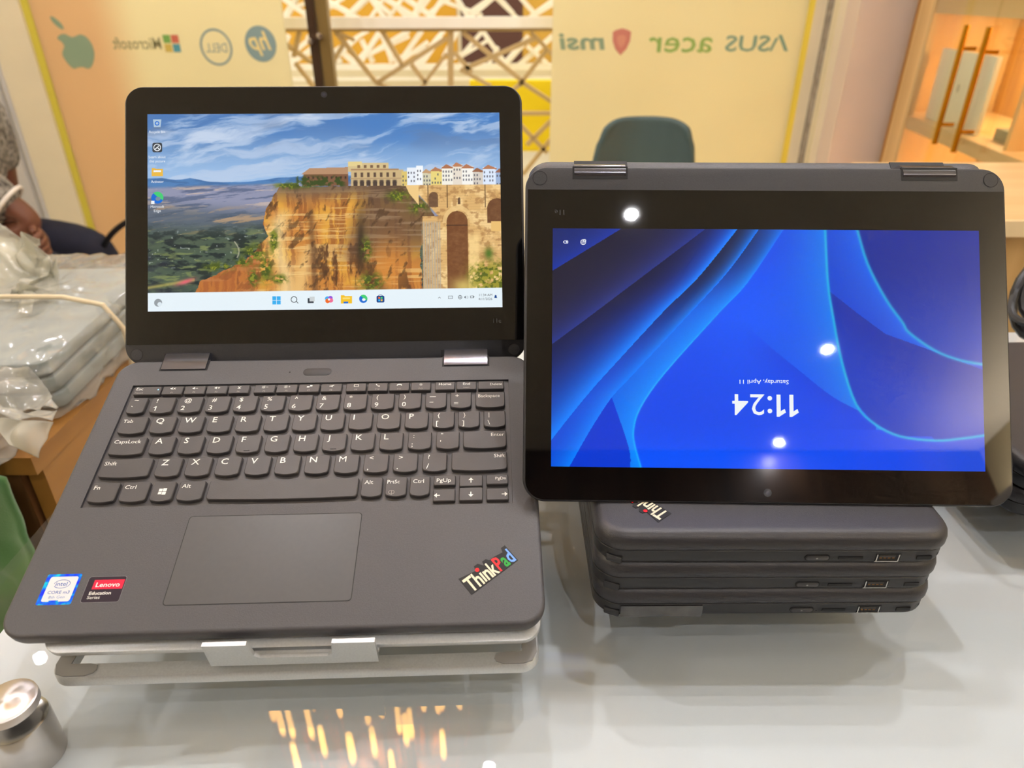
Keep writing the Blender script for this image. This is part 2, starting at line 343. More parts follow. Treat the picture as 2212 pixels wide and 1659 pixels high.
for a, b, wd in (((500, 235), (800, 610), 30), ((850, 235), (1000, 485), 30), ((1330, 285), (800, 625), 34), ((1330, 400), (1165, 620), 28), ((1065, 480), (1175, 620), 30), ((1360, 235), (1360, 640), 44), ((1450, 240), (1900, 610), 34), ((1990, 285), (1450, 520), 34), ((2070, 380), (1870, 640), 32), ((1385, 390), (1520, 540), 30), ((1960, 240), (2130, 420), 30), ((130, 330), (330, 470), 28), ((560, 330), (480, 470), 26), ((230, 240), (190, 420), 28), ((1870, 600), (2140, 775), 30), ((1840, 845), (2150, 845), 28), ((1880, 930), (2080, 1140), 30), ((2120, 890), (1930, 1080), 30), ((2130, 1010), (1900, 1300), 30), ((1430, 520), (1660, 640), 26), ((500, 235), (640, 300), 20), ((820, 625), (1400, 900), 30), ((1175, 620), (800, 1000), 30), ((1900, 610), (1300, 1100), 30), ((300, 600), (700, 1100), 30), ((200, 470), (320, 620), 24)):
    bar('lattice_bar', Z2(*a), Z2(*b), wd/3.456/1518*3.1, Yn, .035, M_LAT, la)
Yf = 4.6
lb = thing('lattice_screen', 'bright white random-lattice screen seen through the tan one', 'screen', T(-.4, Yf, FL))
for a, b, wd in (((60, 500), (2160, 497), 40), ((60, 590), (2160, 585), 22), ((60, 140), (2160, 140), 16)): bar('rail', Z2(*a), Z2(*b), wd/3.456/1518*4.1, Yf, .05, M_LATW, lb)
rnd = random.Random(11)
for k in range(66):
    x = 90+(k*79.3) % 2050; up = k % 2
    y0, y1 = ((-60, 140) if up else (230, 490)); L = rnd.uniform(190, 420); a = rnd.choice([-1, 1])*rnd.uniform(.35, 1.25)
    cy = rnd.uniform(y0+40, y1-40); dx, dy = math.sin(a)*L/2, math.cos(a)*L/2
    p0 = (x-dx, max(y0, cy-dy)); p1 = (x+dx, min(y1, cy+dy))
    bar('lattice_bar', Z2(*p0), Z2(*p1), rnd.uniform(24, 36)/3.456/1518*4.1, Yf+rnd.uniform(-.01, .01), .04, M_LATW, lb)
def panel(name, a, b, Y, rgb, label, cat, rough=.6):
    A = ony(*Z2(*a), Y); B = ony(*Z2(*b), Y)
    MB().rbox(A.x, B.x, Y, Y+.05, min(A.z, B.z), max(A.z, B.z), .002, .004).build(name, mat(name+'_'+cat+str(rgb[0])+str(rgb[2]), rgb, rough, nscale=3, namt=.08), None, smooth=0, label=label, cat=cat)
panel('wall_board', (-80, -200), (1420, 620), 5.6, (214, 160, 40), 'ochre board behind the white lattice on the left', 'board')
panel('wall_board', (1425, -200), (1900, 470), 5.6, (86, 52, 44), 'dark brown board behind the white lattice', 'board')
panel('wall_board', (1900, -200), (2500, 470), 5.6, (206, 160, 60), 'narrow ochre board behind the white lattice on the right', 'board')
panel('floor_ledge', (-100, 505), (2500, 640), 5.0, (226, 214, 180), 'pale ledge below the white lattice', 'ledge')
panel('shop_banner', (1500, 600), (2420, 1130), 4.2, (255, 226, 10), 'bright yellow banner low behind the tan lattice', 'banner')
struct('wall_far', MB().box(-4, 4, 6.2, 6.3, FL-.4, 4), mat('far_wall_paint', (236, 226, 196), .8), 'pale far wall of the mall')
struct('floor_far', MB().box(-4, 4, 3.6, 6.2, FL-.06, FL-.01), mat('far_floor_stone', (214, 204, 180), .4), 'pale stone floor of the mall beyond the door', 'floor')

# ---------------- ceiling lamps
def downlight(x, y, label):
    t = thing('downlight', label, 'lamp', T(x, y, CE), group='round ceiling downlights')
    ringm = MB().lathe((0, 0), [(.018, -.001), (.031, -.004), (.036, -.012), (.030, -.014), (.018, -.012)], 28)
    ringm.build('trim_ring', mat('white_trim', (240, 240, 238), .4), t, T(x, y, CE))
    MB().cyl((0, 0), .0165, -.0150, -.0125, 24).build('diffuser', emit('downlight_glow', (252, 250, 255), LAMP), t, T(x, y, CE))
DL = [(1.24, -1.64), (1.25, -2.40), (.34, -.9), (-1.68, 1.71), (-1.45, 2.6), (1.75, 2.6), (.42, 2.5), (-.9, 2.2), (.36, .62), (.62, 1.08), (-.62, .86), (-1.95, .1), (1.15, .75), (-1.5, -.6), (-.07, 1.30)]
for i, (x, y) in enumerate(DL): downlight(x, y, 'round white recessed downlight in the shop ceiling')
# gold pendant cluster above the customer side of the counter
ch = thing('chandelier', 'gold chandelier of hanging glowing rods under the ceiling', 'lamp', T(-.42, 1.35, CE))
M_GOLD = mat('gold_metal', (226, 170, 70), .2, metal=1.); M_GLOW = emit('warm_rod_glow', (255, 186, 84), 24.)
MB().lathe((0, 0), [(.33, 0), (.34, -.01), (.34, -.03), (.32, -.035)], 40).build('canopy', M_GOLD, ch, T(-.42, 1.35, CE))
rnd = random.Random(3)
for k in range(46):
    a = k*2.39996; r = .31*math.sqrt((k+.5)/46); x, y = -.42+r*math.cos(a), 1.35+r*math.sin(a)*.8; L = rnd.uniform(.14, .3)
    b = MB().tube([(x, y, CE-.035), (x, y, CE-.035-L)], .006, 8); rod = b.build('rod', M_GOLD, ch)
    MB().lathe((x, y), [(.002, CE-.04-L-.11), (.007, CE-.04-L-.105), (.008, CE-.04-L-.01), (.004, CE-.035-L)], 10).build('glow_tip', M_GLOW, rod)
# added unseen fill strips on wall ledges, there to brighten the ceiling
def cove(label, x0, x1, y0, y1, sx0, sx1, sy0, sy1):
    t = thing('cove_light', label, 'lamp', T((x0+x1)/2, (y0+y1)/2, 1.4), kind='structure')
    MB().box(x0, x1, y0, y1, 1.36, 1.38).box(sx0, sx1, sy0, sy1, 1.38, 1.41).build('ledge', M_CEIL, t, smooth=0)
    cx, cy_ = (x0+x1)/2, (y0+y1)/2; wx, wy = (x1-x0)/2-.035, (y1-y0)/2-.035
    MB().box(cx-wx, cx+wx, cy_-wy, cy_+wy, 1.381, 1.386).build('fill_strip', emit('added_fill_glow', (255, 240, 220), CEILING_FILL), t, smooth=0)
CEILING_FILL = 85.
cove('indirect cove light along the left wall behind the camera', -2.45, -2.33, -2.4, .6, -2.34, -2.33, -2.4, .6)
cove('indirect cove light along the right wall behind the camera', 2.18, 2.3, -2.4, .6, 2.18, 2.19, -2.4, .6)
# ================================================================ screen pictures (painted per vertex, shown by emission)
RNG = np.random.default_rng(7)
def vnoise(X, Y, sx, sy, seed):
    g = np.random.default_rng(seed).random((128, 128)); a = X/sx; b = Y/sy
    i = np.floor(a).astype(int); j = np.floor(b).astype(int); fx = a-i; fy = b-j
    fx = fx*fx*(3-2*fx); fy = fy*fy*(3-2*fy); i %= 128; j %= 128; i1 = (i+1) % 128; j1 = (j+1) % 128
    return (g[j, i]*(1-fx)+g[j, i1]*fx)*(1-fy)+(g[j1, i]*(1-fx)+g[j1, i1]*fx)*fy
def fbm(X, Y, sx, sy, seed, o=5):
    t = 0; a = .5; n = 0
    for k in range(o): t = t+a*vnoise(X+k*37.1, Y+k*17.7, sx/2**k, sy/2**k, seed+k); n += a; a *= .55
    return t/n
def ss(a, b, x): t = np.clip((x-a)/(b-a), 0, 1); return t*t*(3-2*t)
def mixc(img, c, m): m = np.clip(m, 0, 1)[..., None]; c = np.asarray(c, float); return img*(1-m)+c*m
def inpoly(X, Y, P):
    ins = np.zeros(X.shape, bool); n = len(P)
    for k in range(n):
        (x0, y0), (x1, y1) = P[k], P[(k+1) % n]
        if y0 == y1: continue
        c = ((Y > y0) != (Y > y1)) & (X < (x1-x0)*(Y-y0)/(y1-y0)+x0); ins ^= c
    return ins.astype(float)
def paint_town():
    W, H = 800, 442
    X, Y = np.meshgrid(np.linspace(320, 1084, W), np.linspace(245, 668.5, H))
    # sky
    t = ss(245, 392, Y)[..., None]
    img = np.array([70, 116, 176.])*(1-t)+np.array([150, 184, 222.])*t
    img = mixc(img, (66, 122, 190), ss(.45, .8, fbm(X-.6*Y, Y, 230, 90, 40, 3))*(1-ss(250, 370, Y))*.9)
    wx = X+60*(fbm(X, Y, 160, 90, 3)-.5); wy = Y+.16*(X-700)*(X > 700)+46*(fbm(X, Y, 130, 70, 9)-.5)-.22*(700-X)*(X < 700)*.5
    c1 = fbm(wx, wy, 190, 18, 21, 6); c2 = fbm(wx+Y*.9, wy, 90, 24, 33, 6)
    img = mixc(img, (184, 200, 224), ss(.49, .68, c1)*.7); img = mixc(img, (208, 218, 234), ss(.55, .74, c2)*.6*(1-ss(330, 390, Y)))
    img = mixc(img, (96, 120, 158), ss(.56, .7, fbm(wx, wy+40, 180, 40, 77, 4))*.45*(1-ss(290, 350, Y)))
    # mountains and plain
    ridge = np.interp(X[0], [320, 350, 380, 410, 450, 500, 545, 575, 610, 660, 1090], [383, 381, 386, 383, 390, 393, 391, 386, 383, 380, 380])+3*(fbm(X[0], X[0]*0, 26, 9, 5, 4)-.5)
    m = ss(0, 1.5, Y-ridge[None]); img = mixc(img, (76, 124, 178), m)
    img = mixc(img, (58, 100, 152), m*ss(.45, .62, fbm(X, Y, 50, 9, 12))*.7)
    pl = ss(399, 408, Y+.02*(X-320)); img = mixc(img, (138, 142, 168), pl)
    img = mixc(img, (92, 104, 134), pl*ss(.46, .6, fbm(X, Y+.1*X, 70, 7, 55, 5)))
    img = mixc(img, (196, 176, 166), pl*ss(.57, .68, fbm(X, Y+.05*X, 60, 6, 81, 5))*.8)
    g = ss(425, 470, Y+.07*(X-320)*-1+8); img = mixc(img, (70, 84, 96), g*.75)
    img = mixc(img, (176, 146, 116), g*ss(.56, .66, fbm(X, Y+.16*X, 70, 8, 91, 5))*(1-ss(500, 560, Y))*.9)
    v = ss(470, 520, Y); n = fbm(X, Y, 26, 10, 61, 6)
    img = mixc(img, (66, 84, 62), v*.8); img = mixc(img, (30, 44, 46), v*ss(.47, .6, n)); img = mixc(img, (128, 140, 84), v*ss(.58, .7, fbm(X, Y, 34, 7, 63, 5))*.7)
    img = mixc(img, (26, 34, 56), ss(.45, .7, fbm(X, Y, 60, 30, 17, 4))*ss(480, 540, Y)*(1-ss(330, 430, X))*.85)
    img = mixc(img, (222, 226, 222), v*ss(.9, .93, vnoise(X, Y, 6, 3, 99))*.5*(1-ss(560, 600, Y)))
    img = mixc(img, (190, 176, 92), np.exp(-((Y-(618-.16*(X-320)))/4)**2)*(X < 420)*.7); img = mixc(img, (214, 96, 110), np.exp(-((X-400)/18)**2-((Y-606+.3*(X-400))/5)**2))
    road = 505+10*np.sin((Y-520)/14.); img = mixc(img, (190, 184, 160), np.exp(-((X-road)/1.6)**2)*(Y > 520)*(Y < 556)*.8)
    # cliff
    jag = 10*(fbm(X, Y, 16, 12, 71, 4)-.5)
    P = [(604, 404), (640, 400), (652, 404), (880, 402), (930, 452), (940, 480), (912, 500), (906, 560), (912, 632), (420, 632), (432, 606), (478, 585), (530, 560), (556, 532), (578, 512), (566, 480), (572, 452), (590, 425)]
    cl = inpoly(X+jag, Y+jag*.5, P)
    strata = fbm(X, Y, 90, 5, 101, 5); vert = fbm(X+8*(strata-.5), Y, 9, 80, 111, 5); big = fbm(X, Y, 60, 60, 121, 4)
    ci = np.zeros(img.shape)+np.array([196, 128, 58.])
    ci = mixc(ci, (216, 156, 62), ss(.45, .65, big)); ci = mixc(ci, (150, 88, 44), ss(.5, .66, vert)*.8); ci = mixc(ci, (232, 196, 128), ss(.54, .66, strata)*.6)
    ci = mixc(ci, (88, 56, 34), ss(.62, .72, fbm(X, Y, 20, 50, 131, 5))*.9); ci = mixc(ci, (108, 88, 72), (1-ss(404, 450, Y+16*(big-.5)))*.85)
    lt = np.exp(-((X-606-10*np.sin(Y/30.))/20)**2)*ss(440, 480, Y); ci = mixc(ci, (240, 212, 150), lt*.75); ci = mixc(ci, (240, 206, 138), np.exp(-((X-650+.2*(Y-600))/20)**2)*ss(520, 560, Y)*.6)
    ci = mixc(ci, (96, 66, 44), np.exp(-((X-672-.05*(Y-500))/7)**2)*ss(430, 470, Y)*.6)
    sh = ss(742, 800, X+.4*(Y-470))*(1-ss(500, 590, Y)); ci = mixc(ci, (92, 70, 56), sh*.8); ci = mixc(ci, (150, 122, 94), sh*ss(.52, .62, strata)*.6)
    dg = np.exp(-((X-780+.85*(Y-600)*-1-20)/16)**2)*ss(540, 570, Y); ci = mixc(ci, (104, 66, 36), dg*.8)
    ci = mixc(ci, (48, 38, 30), np.exp(-((X-778)/9)**2-((Y-530)/60)**2)*.9); ci = mixc(ci, (206, 132, 58), np.exp(-((X-842)/34)**2-((Y-575)/50)**2)*.7)
    ci = mixc(ci, (70, 48, 32), ss(.6, .72, fbm(X+.5*Y, Y, 14, 22, 141, 5))*.6)
    ci = mixc(ci, (168, 92, 50), (1-ss(540, 570, X))*.7); img = mixc(img, ci, cl)
    # shrubs
    for (x, y, rx, ry) in ((548, 545, 20, 16), (590, 520, 8, 22), (572, 580, 12, 22), (470, 575, 24, 9), (600, 602, 16, 8), (545, 600, 10, 16), (800, 610, 22, 16), (622, 402, 24, 6), (790, 540, 10, 20), (905, 450, 18, 12), (860, 425, 20, 10), (660, 398, 26, 7), (520, 565, 18, 8)):
        b = np.exp(-((X-x)/rx)**2-((Y-y)/ry)**2)*1.5*ss(.34, .55, fbm(X, Y, 9, 7, 151, 4)); img = mixc(img, (70, 86, 30), b); img = mixc(img, (132, 138, 44), b*ss(.5, .64, fbm(X, Y, 5, 4, 161, 4)))
    # buildings
    def rect(img, x0, x1, y0, y1, c, soft=.6): return mixc(img, c, ss(x0-soft, x0+soft, X)*(1-ss(x1-soft, x1+soft, X))*ss(y0-soft, y0+soft, Y)*(1-ss(y1-soft, y1+soft, Y)))
    img = rect(img, 655, 752, 374, 402, (122, 84, 62)); img = mixc(img, (176, 136, 104), inpoly(X, Y, [(650, 377), (668, 364), (752, 362), (752, 377)]))
    for k in range(9): img = rect(img, 664+k*10, 668+k*10, 382, 387, (60, 44, 40))
    img = mixc(img, (54, 72, 30), ss(.4, .56, fbm(X, Y, 9, 9, 171, 4))*ss(636, 644, X)*(1-ss(735, 752, X))*ss(376, 386, Y)*(1-ss(402, 405, Y)))
    img = rect(img, 752, 840, 353, 372, (206, 184, 136)); img = rect(img, 752, 782, 350, 360, (220, 200, 140)); img = rect(img, 758, 872, 368, 403, (198, 172, 126)); img = rect(img, 758, 862, 366, 369, (166, 130, 96))
    for k in range(5): img = rect(img, 772+k*14, 778+k*14, 358, 364, (120, 92, 70))
    for k in range(7): img = rect(img, 765+k*14, 770.5+k*14, 374, 384, (92, 72, 60)); img = rect(img, 763+k*14.2, 772+k*14.2, 394, 403, (70, 58, 54)); img = mixc(img, (70, 58, 54), np.exp(-(((X-767.5-k*14.2)/4.6)**4)-((Y-394)/4.)**4))
    img = rect(img, 756, 874, 386, 388, (170, 140, 104))
    rb = random.Random(5); x = 868
    for (wd, y0, c, rf) in ((12, 372, (214, 190, 110), None), (20, 364, (226, 232, 240), None), (14, 360, (236, 240, 244), None), (18, 372, (206, 200, 170), (190, 150, 110)), (24, 368, (226, 206, 122), (176, 120, 86)), (24, 362, (236, 232, 220), (170, 112, 80)), (20, 358, (224, 214, 200), (184, 124, 90)), (24, 362, (238, 236, 230), (176, 116, 84)), (22, 370, (208, 200, 190), (150, 98, 70)), (28, 364, (214, 226, 244), (178, 118, 84)), (20, 372, (150, 172, 206), (150, 100, 80))):
        img = rect(img, x, x+wd+1, y0, 404, c)
        if rf: img = mixc(img, rf, inpoly(X, Y, [(x-2, y0+4), (x+wd*.4, y0-5), (x+wd+3, y0+3), (x+wd+2, y0+5)]))
        for k in range(int(wd//6)):
            for r_ in range(3):
                if rb.random() < .8: img = rect(img, x+2+k*6, x+4.5+k*6, y0+9+r_*9, y0+13.5+r_*9, (84, 84, 96))
        x += wd
    # bridge
    br = ss(884, 888, X+(Y-402)*-.9)*ss(401, 403, Y); stone = np.zeros(img.shape)+np.array([216, 174, 112.])
    stone = mixc(stone, (242, 210, 150), ss(.5, .66, fbm(X, Y, 30, 40, 181, 5))*.8); stone = mixc(stone, (168, 122, 74), ss(.52, .68, fbm(X, Y, 12, 8, 191, 5))*.7); stone = mixc(stone, (150, 110, 70), (1-np.exp(-(((Y % 6)-3)/2.6)**2))*.18)
    br = np.maximum(br*(X > 900)*(Y < 470), (X > 912)*(Y >= 470)*1.); img = mixc(img, stone, br)
    img = mixc(img, (232, 196, 132), inpoly(X, Y, [(876, 402), (905, 402), (905, 446), (884, 420)]))
    img = mixc(img, (176, 164, 146), ss(908, 914, X)*(1-ss(948, 954, X))*ss(478, 486, Y)*(.55+.4*np.sin(X*1.1)))
    def arch(img, cx, top, hw, bot, c):
        a = (np.abs(X-cx) < hw)*(Y < bot)*((Y > top+hw)+(((X-cx)/hw)**2+((Y-top-hw)/hw)**2 < 1) > 0); return mixc(img, c, a*(.82+.25*fbm(X, Y, 7, 5, 201, 3)))
    img = mixc(img, (226, 190, 130), (np.abs(np.hypot((X-990)/30, (Y-486)/34)-1) < .14)*(Y < 486)*.8)
    img = arch(img, 937, 417, 10, 450, (104, 74, 54)); img = arch(img, 988, 459, 23, 640, (112, 68, 40)); img = arch(img, 1076, 432, 22, 486, (104, 66, 42)); img = arch(img, 993, 430, 3, 444, (90, 66, 52))
    for x_ in (924, 966, 1049): img = rect(img, x_, x_+2, 402, 452, (96, 70, 48))
    img = rect(img, 964, 1011, 489, 491, (70, 46, 34)); img = mixc(img, (246, 214, 146), ss(1011, 1015, X)*(1-ss(1030, 1042, X))*ss(500, 520, Y)*.7); img = rect(img, 1062, 1084, 482, 504, (226, 184, 112))
    bu = np.exp(-((X-1062)/48)**4-((Y-620)/46)**4)*1.4*ss(.3, .5, fbm(X, Y, 10, 9, 211, 4)); img = mixc(img, (150, 144, 50), bu); img = mixc(img, (84, 96, 30), bu*ss(.5, .62, fbm(X, Y, 6, 5, 221, 4))); img = mixc(img, (206, 182, 100), np.exp(-((X-1000)/26)**2-((Y-622)/18)**2)*.9)
    img = mixc(img, (78, 112, 40), np.exp(-((X-1056)/9)**2-((Y-552)/12)**2))
    # task bar
    img = mixc(img, (222, 234, 241), ss(628.5, 629.5, Y-(X-320)*-.0035))
    return np.clip(img, 0, 255), W, H
def paint_blue():
    W, H = 640, 360
    X, Y = np.meshgrid(np.linspace(1191.5, 2121, W), np.linspace(500, 1015, H))
    def smooth(P):
        o = []
        for i in range(len(P)-1):
            a, b, c, d = [np.array(P[min(max(i+k, 0), len(P)-1)], float) for k in (-1, 0, 1, 2)]
            for t in (0, .25, .5, .75): o.append(tuple(.5*((2*b)+(c-a)*t+(2*a-5*b+4*c-d)*t*t+(3*b-3*c+d-a)*t**3)))
        return o+[P[-1]]
    def xe(p): p = smooth(sorted(p, key=lambda q: q[1])); return np.interp(Y[:, 0], [q[1] for q in p], [q[0] for q in p])[:, None]
    img = np.zeros((H, W, 3))+np.array([18, 18, 40.])
    a = xe([(1342, 500), (1193, 592), (900, 770)]); img = mixc(img, (0, 52, 176), (X < a)*1.*(.45+.55*np.exp(-(a-X)/60.)))
    b = xe([(1526, 500), (1267, 697), (1193, 752), (850, 1010)]); img = mixc(img, (52, 84, 190), (X < b)*np.exp(-np.maximum(b-X, 0)/38.)*.75); img = mixc(img, (36, 38, 92), (X < b)*np.exp(-np.maximum(b-X, 0)/170.)*.5)
    c3 = xe([(1597, 499), (1513, 603), (1435, 680), (1337, 786), (1268, 863), (1191, 960), (1150, 1020)])
    c4 = xe([(1644, 499), (1576, 592), (1496, 680), (1358, 828), (1321, 868), (1280, 930), (1234, 1010), (1230, 1020)])
    c5 = xe([(1698, 499), (1618, 616), (1557, 680), (1438, 812), (1385, 887), (1370, 934), (1372, 966), (1385, 1012), (1387, 1020)])
    low = ss(560, 900, Y)
    r3 = (X < c3)*np.exp(-np.maximum(c3-X, 0)/(24+40*low)); img = mixc(img, (0, 40, 190), (X < c3)*np.exp(-np.maximum(c3-X, 0)/(60+90*low))*.95); img = mixc(img, (0, 134, 255), r3)
    band = (X >= c3)*(X < c4); img = mixc(img, (8, 30, 110), band*low); r4 = np.exp(-np.maximum(c4-X, 0)/(20+26*low)); img = mixc(img, (0, 62, 222), band*(.1+.75*low)); img = mixc(img, (0, 128, 252), band*r4)
    band = (X >= c4)*(X < c5); img = mixc(img, (0, 74, 216), band*(.25+.75*ss(500, 700, Y))); img = mixc(img, (0, 140, 255), band*np.exp(-np.maximum(c5-X, 0)/(24+60*ss(560, 760, Y))))
    tri = band*(X < xe([(1321, 866), (1323, 868), (1359, 972), (1363, 1012)]))*(Y > 866); img = mixc(img, (0, 56, 212), tri)
    rg = (X >= c5)*1.; img = mixc(img, (0, 72, 236), rg)
    img = mixc(img, (0, 44, 190), rg*np.exp(-((X-1760-.2*(Y-500))/90)**2-((Y-520)/90)**2)*.8); img = mixc(img, (0, 92, 255), rg*np.exp(-((X-1640)/150)**2-((Y-690)/120)**2)*.8); img = mixc(img, (0, 84, 255), rg*ss(900, 1015, Y)*(1-ss(1500, 2000, X))*.8)
    img = mixc(img, (40, 210, 255), np.exp(-((X-c5)/2.2)**2)*ss(560, 760, Y)*.55)
    c6 = xe([(1788, 500), (1792, 610), (1801, 680), (1820, 786), (1849, 876), (1889, 918), (1942, 943), (2016, 951), (2016, 1200)])
    lobe = xe([(1600, 600), (1604, 690), (1650, 741), (1730, 807), (1798, 860), (1860, 893), (1889, 918), (1900, 1030)])
    az = (X > lobe)*(X < c6)*(Y < 930)*(ss(0, 150, X-lobe)*(1-ss(690, 760, Y))+ss(690, 760, Y)); img = mixc(img, (0, 84, 236), az*.7); img = mixc(img, (0, 128, 236), az*np.exp(-np.maximum(c6-X, 0)/60.)*.9)
    img = mixc(img, (0, 58, 212), rg*(X < lobe)*np.exp(-np.maximum(lobe-X, 0)/60.)*ss(690, 800, Y)*(Y < 930)*.6)
    c7 = xe([(1857, 500), (1879, 574), (1917, 650), (1952, 700), (1966, 722), (2021, 760), (2074, 780), (2122, 788), (2400, 800)])
    # right of the first line
    poly6 = np.interp(X[0], [1788, 1850, 1889, 1942, 2016, 2074, 2126], [700, 876, 918, 943, 951, 946, 938])[None]
    rt = (X > c6)*(Y < np.where(X > 1849, poly6, 2000)); rt = rt*1.
    img = mixc(img, (0, 60, 200), rt); img = mixc(img, (0, 96, 232), rt*(X < c7)*np.exp(-np.maximum(c7-X, 0)/70.))
    sh = np.interp(X[0], [1797, 1854, 1915, 2005, 2122], [635, 680, 725, 757, 800])[None]
    img = mixc(img, (0, 44, 168), rt*(Y > sh)*(X < c7+600)*(1-ss(sh, sh+150, Y)*.7)*(1-(X > c7)*(Y < 790)))
    img = mixc(img, (10, 40, 146), rt*(X > c7)*(Y < 790)*.95); img = mixc(img, (0, 62, 196), rt*(X > c7)*(Y < 790)*ss(560, 780, Y)*.7)
    img = mixc(img, (0, 72, 206), (1-rt)*(X > 1900)*ss(1900, 2126, X)*.6)
    def stroke(img, P, wd, c, k=1.):
        d = np.full(X.shape, 1e9)
        for (x0, y0), (x1, y1) in zip(P[:-1], P[1:]):
            L2 = (x1-x0)**2+(y1-y0)**2; t = np.clip(((X-x0)*(x1-x0)+(Y-y0)*(y1-y0))/L2, 0, 1); d = np.minimum(d, np.hypot(X-x0-t*(x1-x0), Y-y0-t*(y1-y0)))
        return mixc(img, c, np.exp(-(d/wd)**2)*k)
    img = stroke(img, smooth([(1788, 496), (1792, 610), (1801, 680), (1820, 786), (1849, 876), (1889, 918), (1942, 943), (2016, 951), (2074, 946), (2128, 938)]), 3.2, (16, 178, 226), .9)
    img = stroke(img, smooth([(1857, 496), (1879, 574), (1917, 650), (1952, 700), (1966, 722), (2021, 760), (2074, 780), (2128, 789)]), 3.6, (16, 168, 220), .9)
    return np.clip(img, 0, 255), W, H
def picture_mesh(name, img, W, H, wd, ht, strength, flip=False):
    """flat display wd x ht centred on the origin; one colour per vertex"""
    xs = np.linspace(-wd/2, wd/2, W); ys = np.linspace(ht/2, -ht/2, H)
    if flip: img = img[::-1, ::-1]
    GX, GY_ = np.meshgrid(xs, ys); co = np.zeros((H*W, 3)); co[:, 0] = GX.ravel(); co[:, 1] = GY_.ravel()
    me = bpy.data.meshes.new(name); idx = np.arange(H*W).reshape(H, W)
    q = np.stack([idx[1:, :-1], idx[1:, 1:], idx[:-1, 1:], idx[:-1, :-1]], -1).reshape(-1, 4)
    me.vertices.add(H*W); me.vertices.foreach_set('co', co.ravel().astype(np.float32))
    me.loops.add(q.size); me.loops.foreach_set('vertex_index', q.ravel().astype(np.int32))
    me.polygons.add(len(q)); me.polygons.foreach_set('loop_start', np.arange(0, q.size, 4, dtype=np.int32)); me.polygons.foreach_set('loop_total', np.full(len(q), 4, np.int32))
    me.update(); me.validate()
    a = me.color_attributes.new('picture', 'FLOAT_COLOR', 'POINT'); s = img.reshape(-1, 3)/255.
    l = np.where(s <= .04045, s/12.92, ((s+.055)/1.055)**2.4); c = np.ones((H*W, 4), np.float32); c[:, :3] = l; a.data.foreach_set('color', c.ravel())
    m, nt, b, out = nt_new(name+'_screen'); at = nt.nodes.new('ShaderNodeVertexColor'); at.layer_name = 'picture'
    nt.links.new(at.outputs[0], b.inputs['Emission Color']); b.inputs['Emission Strength'].default_value = strength
    b.inputs['Base Color'].default_value = (.004, .004, .004, 1); b.inputs['Roughness'].default_value = .02; b.inputs['Specular IOR Level'].default_value = .75
    m.cycles.emission_sampling = 'NONE'; me.materials.append(m); return me
# ================================================================ laptops
def plane_frame(o, yaw, el, flip=False):
    yaw, el = math.radians(yaw), math.radians(el); u = Vector((math.cos(yaw), math.sin(yaw), 0)); wv = Vector((-math.sin(yaw)*math.cos(el), math.cos(yaw)*math.cos(el), math.sin(el)))
    if flip: u, wv = -u, -wv
    return frame(o, u, wv)
S = .001
BASE_F = plane_frame((-.1327, .4476, .0971), 1.95, 18.9)
LID_F = plane_frame((-.1362, .5100, .1879), 1.84, 59.25)
TENT_F = plane_frame((.1521, .3785, .1413), -1.14, 57.61, True)
from mathutils.geometry import tessellate_polygon
TRAY = [(-129.8, -20.8), (129.6, -20.8), (129.4, -122.2), (80.2, -122.2), (78.8, -119), (-129.3, -119)]
def build_lid(par, ML, notch=True):
    a = MB().slab(-.145, .145, -.1105, .093, .0135, [(.0045, -.0082), (.0012, -.0072), (.0, -.005), (.0, -.0016), (.0006, -.0004), (.0016, .0)], 10)
    a.build('lid', M_LIDP, par, ML)
    o = rr(.2868, .1876, .0115, 10, 0, -.0022); cut = []
    o = [(x, y) if y > -.05 else (math.copysign(.1434, x), -.0960) for x, y in o]; d = []
    for p_ in o:
        if not d or (abs(p_[0]-d[-1][0])+abs(p_[1]-d[-1][1])) > 1e-7: d.append(p_)
    MB().prism(d, -.0003, .00028).build('screen_glass', M_GLASSB, par, ML, smooth=0)
    for s in (-1, 1):
        bm_ = MB(); bm_.cyl((s*.1362, -.1032), .0040, -.0002, .00016, 28, 0); ring(bm_, s*.1362, -.1032, .0045, .0045, .0005, .0001, 1); bm_.build('rubber_bumper', [M_LIDP, M_DARK], par, ML)
        if notch: MB().box(s*.0995-.0168, s*.0995+.0168, -.1106, -.1028, -.0045, .00012).build('hinge_notch', M_DARK, par, ML, smooth=0)
    w_ = MB(); w_.cyl((-.0003, .0861), .0024, .0002, .00034, 20, 0); w_.cyl((-.0003, .0861), .0012, .0003, .00042, 16, 1); w_.build('webcam', [mat('lens_rim', (40, 40, 44), .3), mat('lens_glass', (74, 74, 84), .15)], par, ML)
    b = MB(); put_text(b, '11e', .127, -.0835, .0034, 0, 'R', .0, z=.00034); b.build('model_mark', mat('faint_grey_print', (44, 44, 46), .4), par, ML, smooth=0)
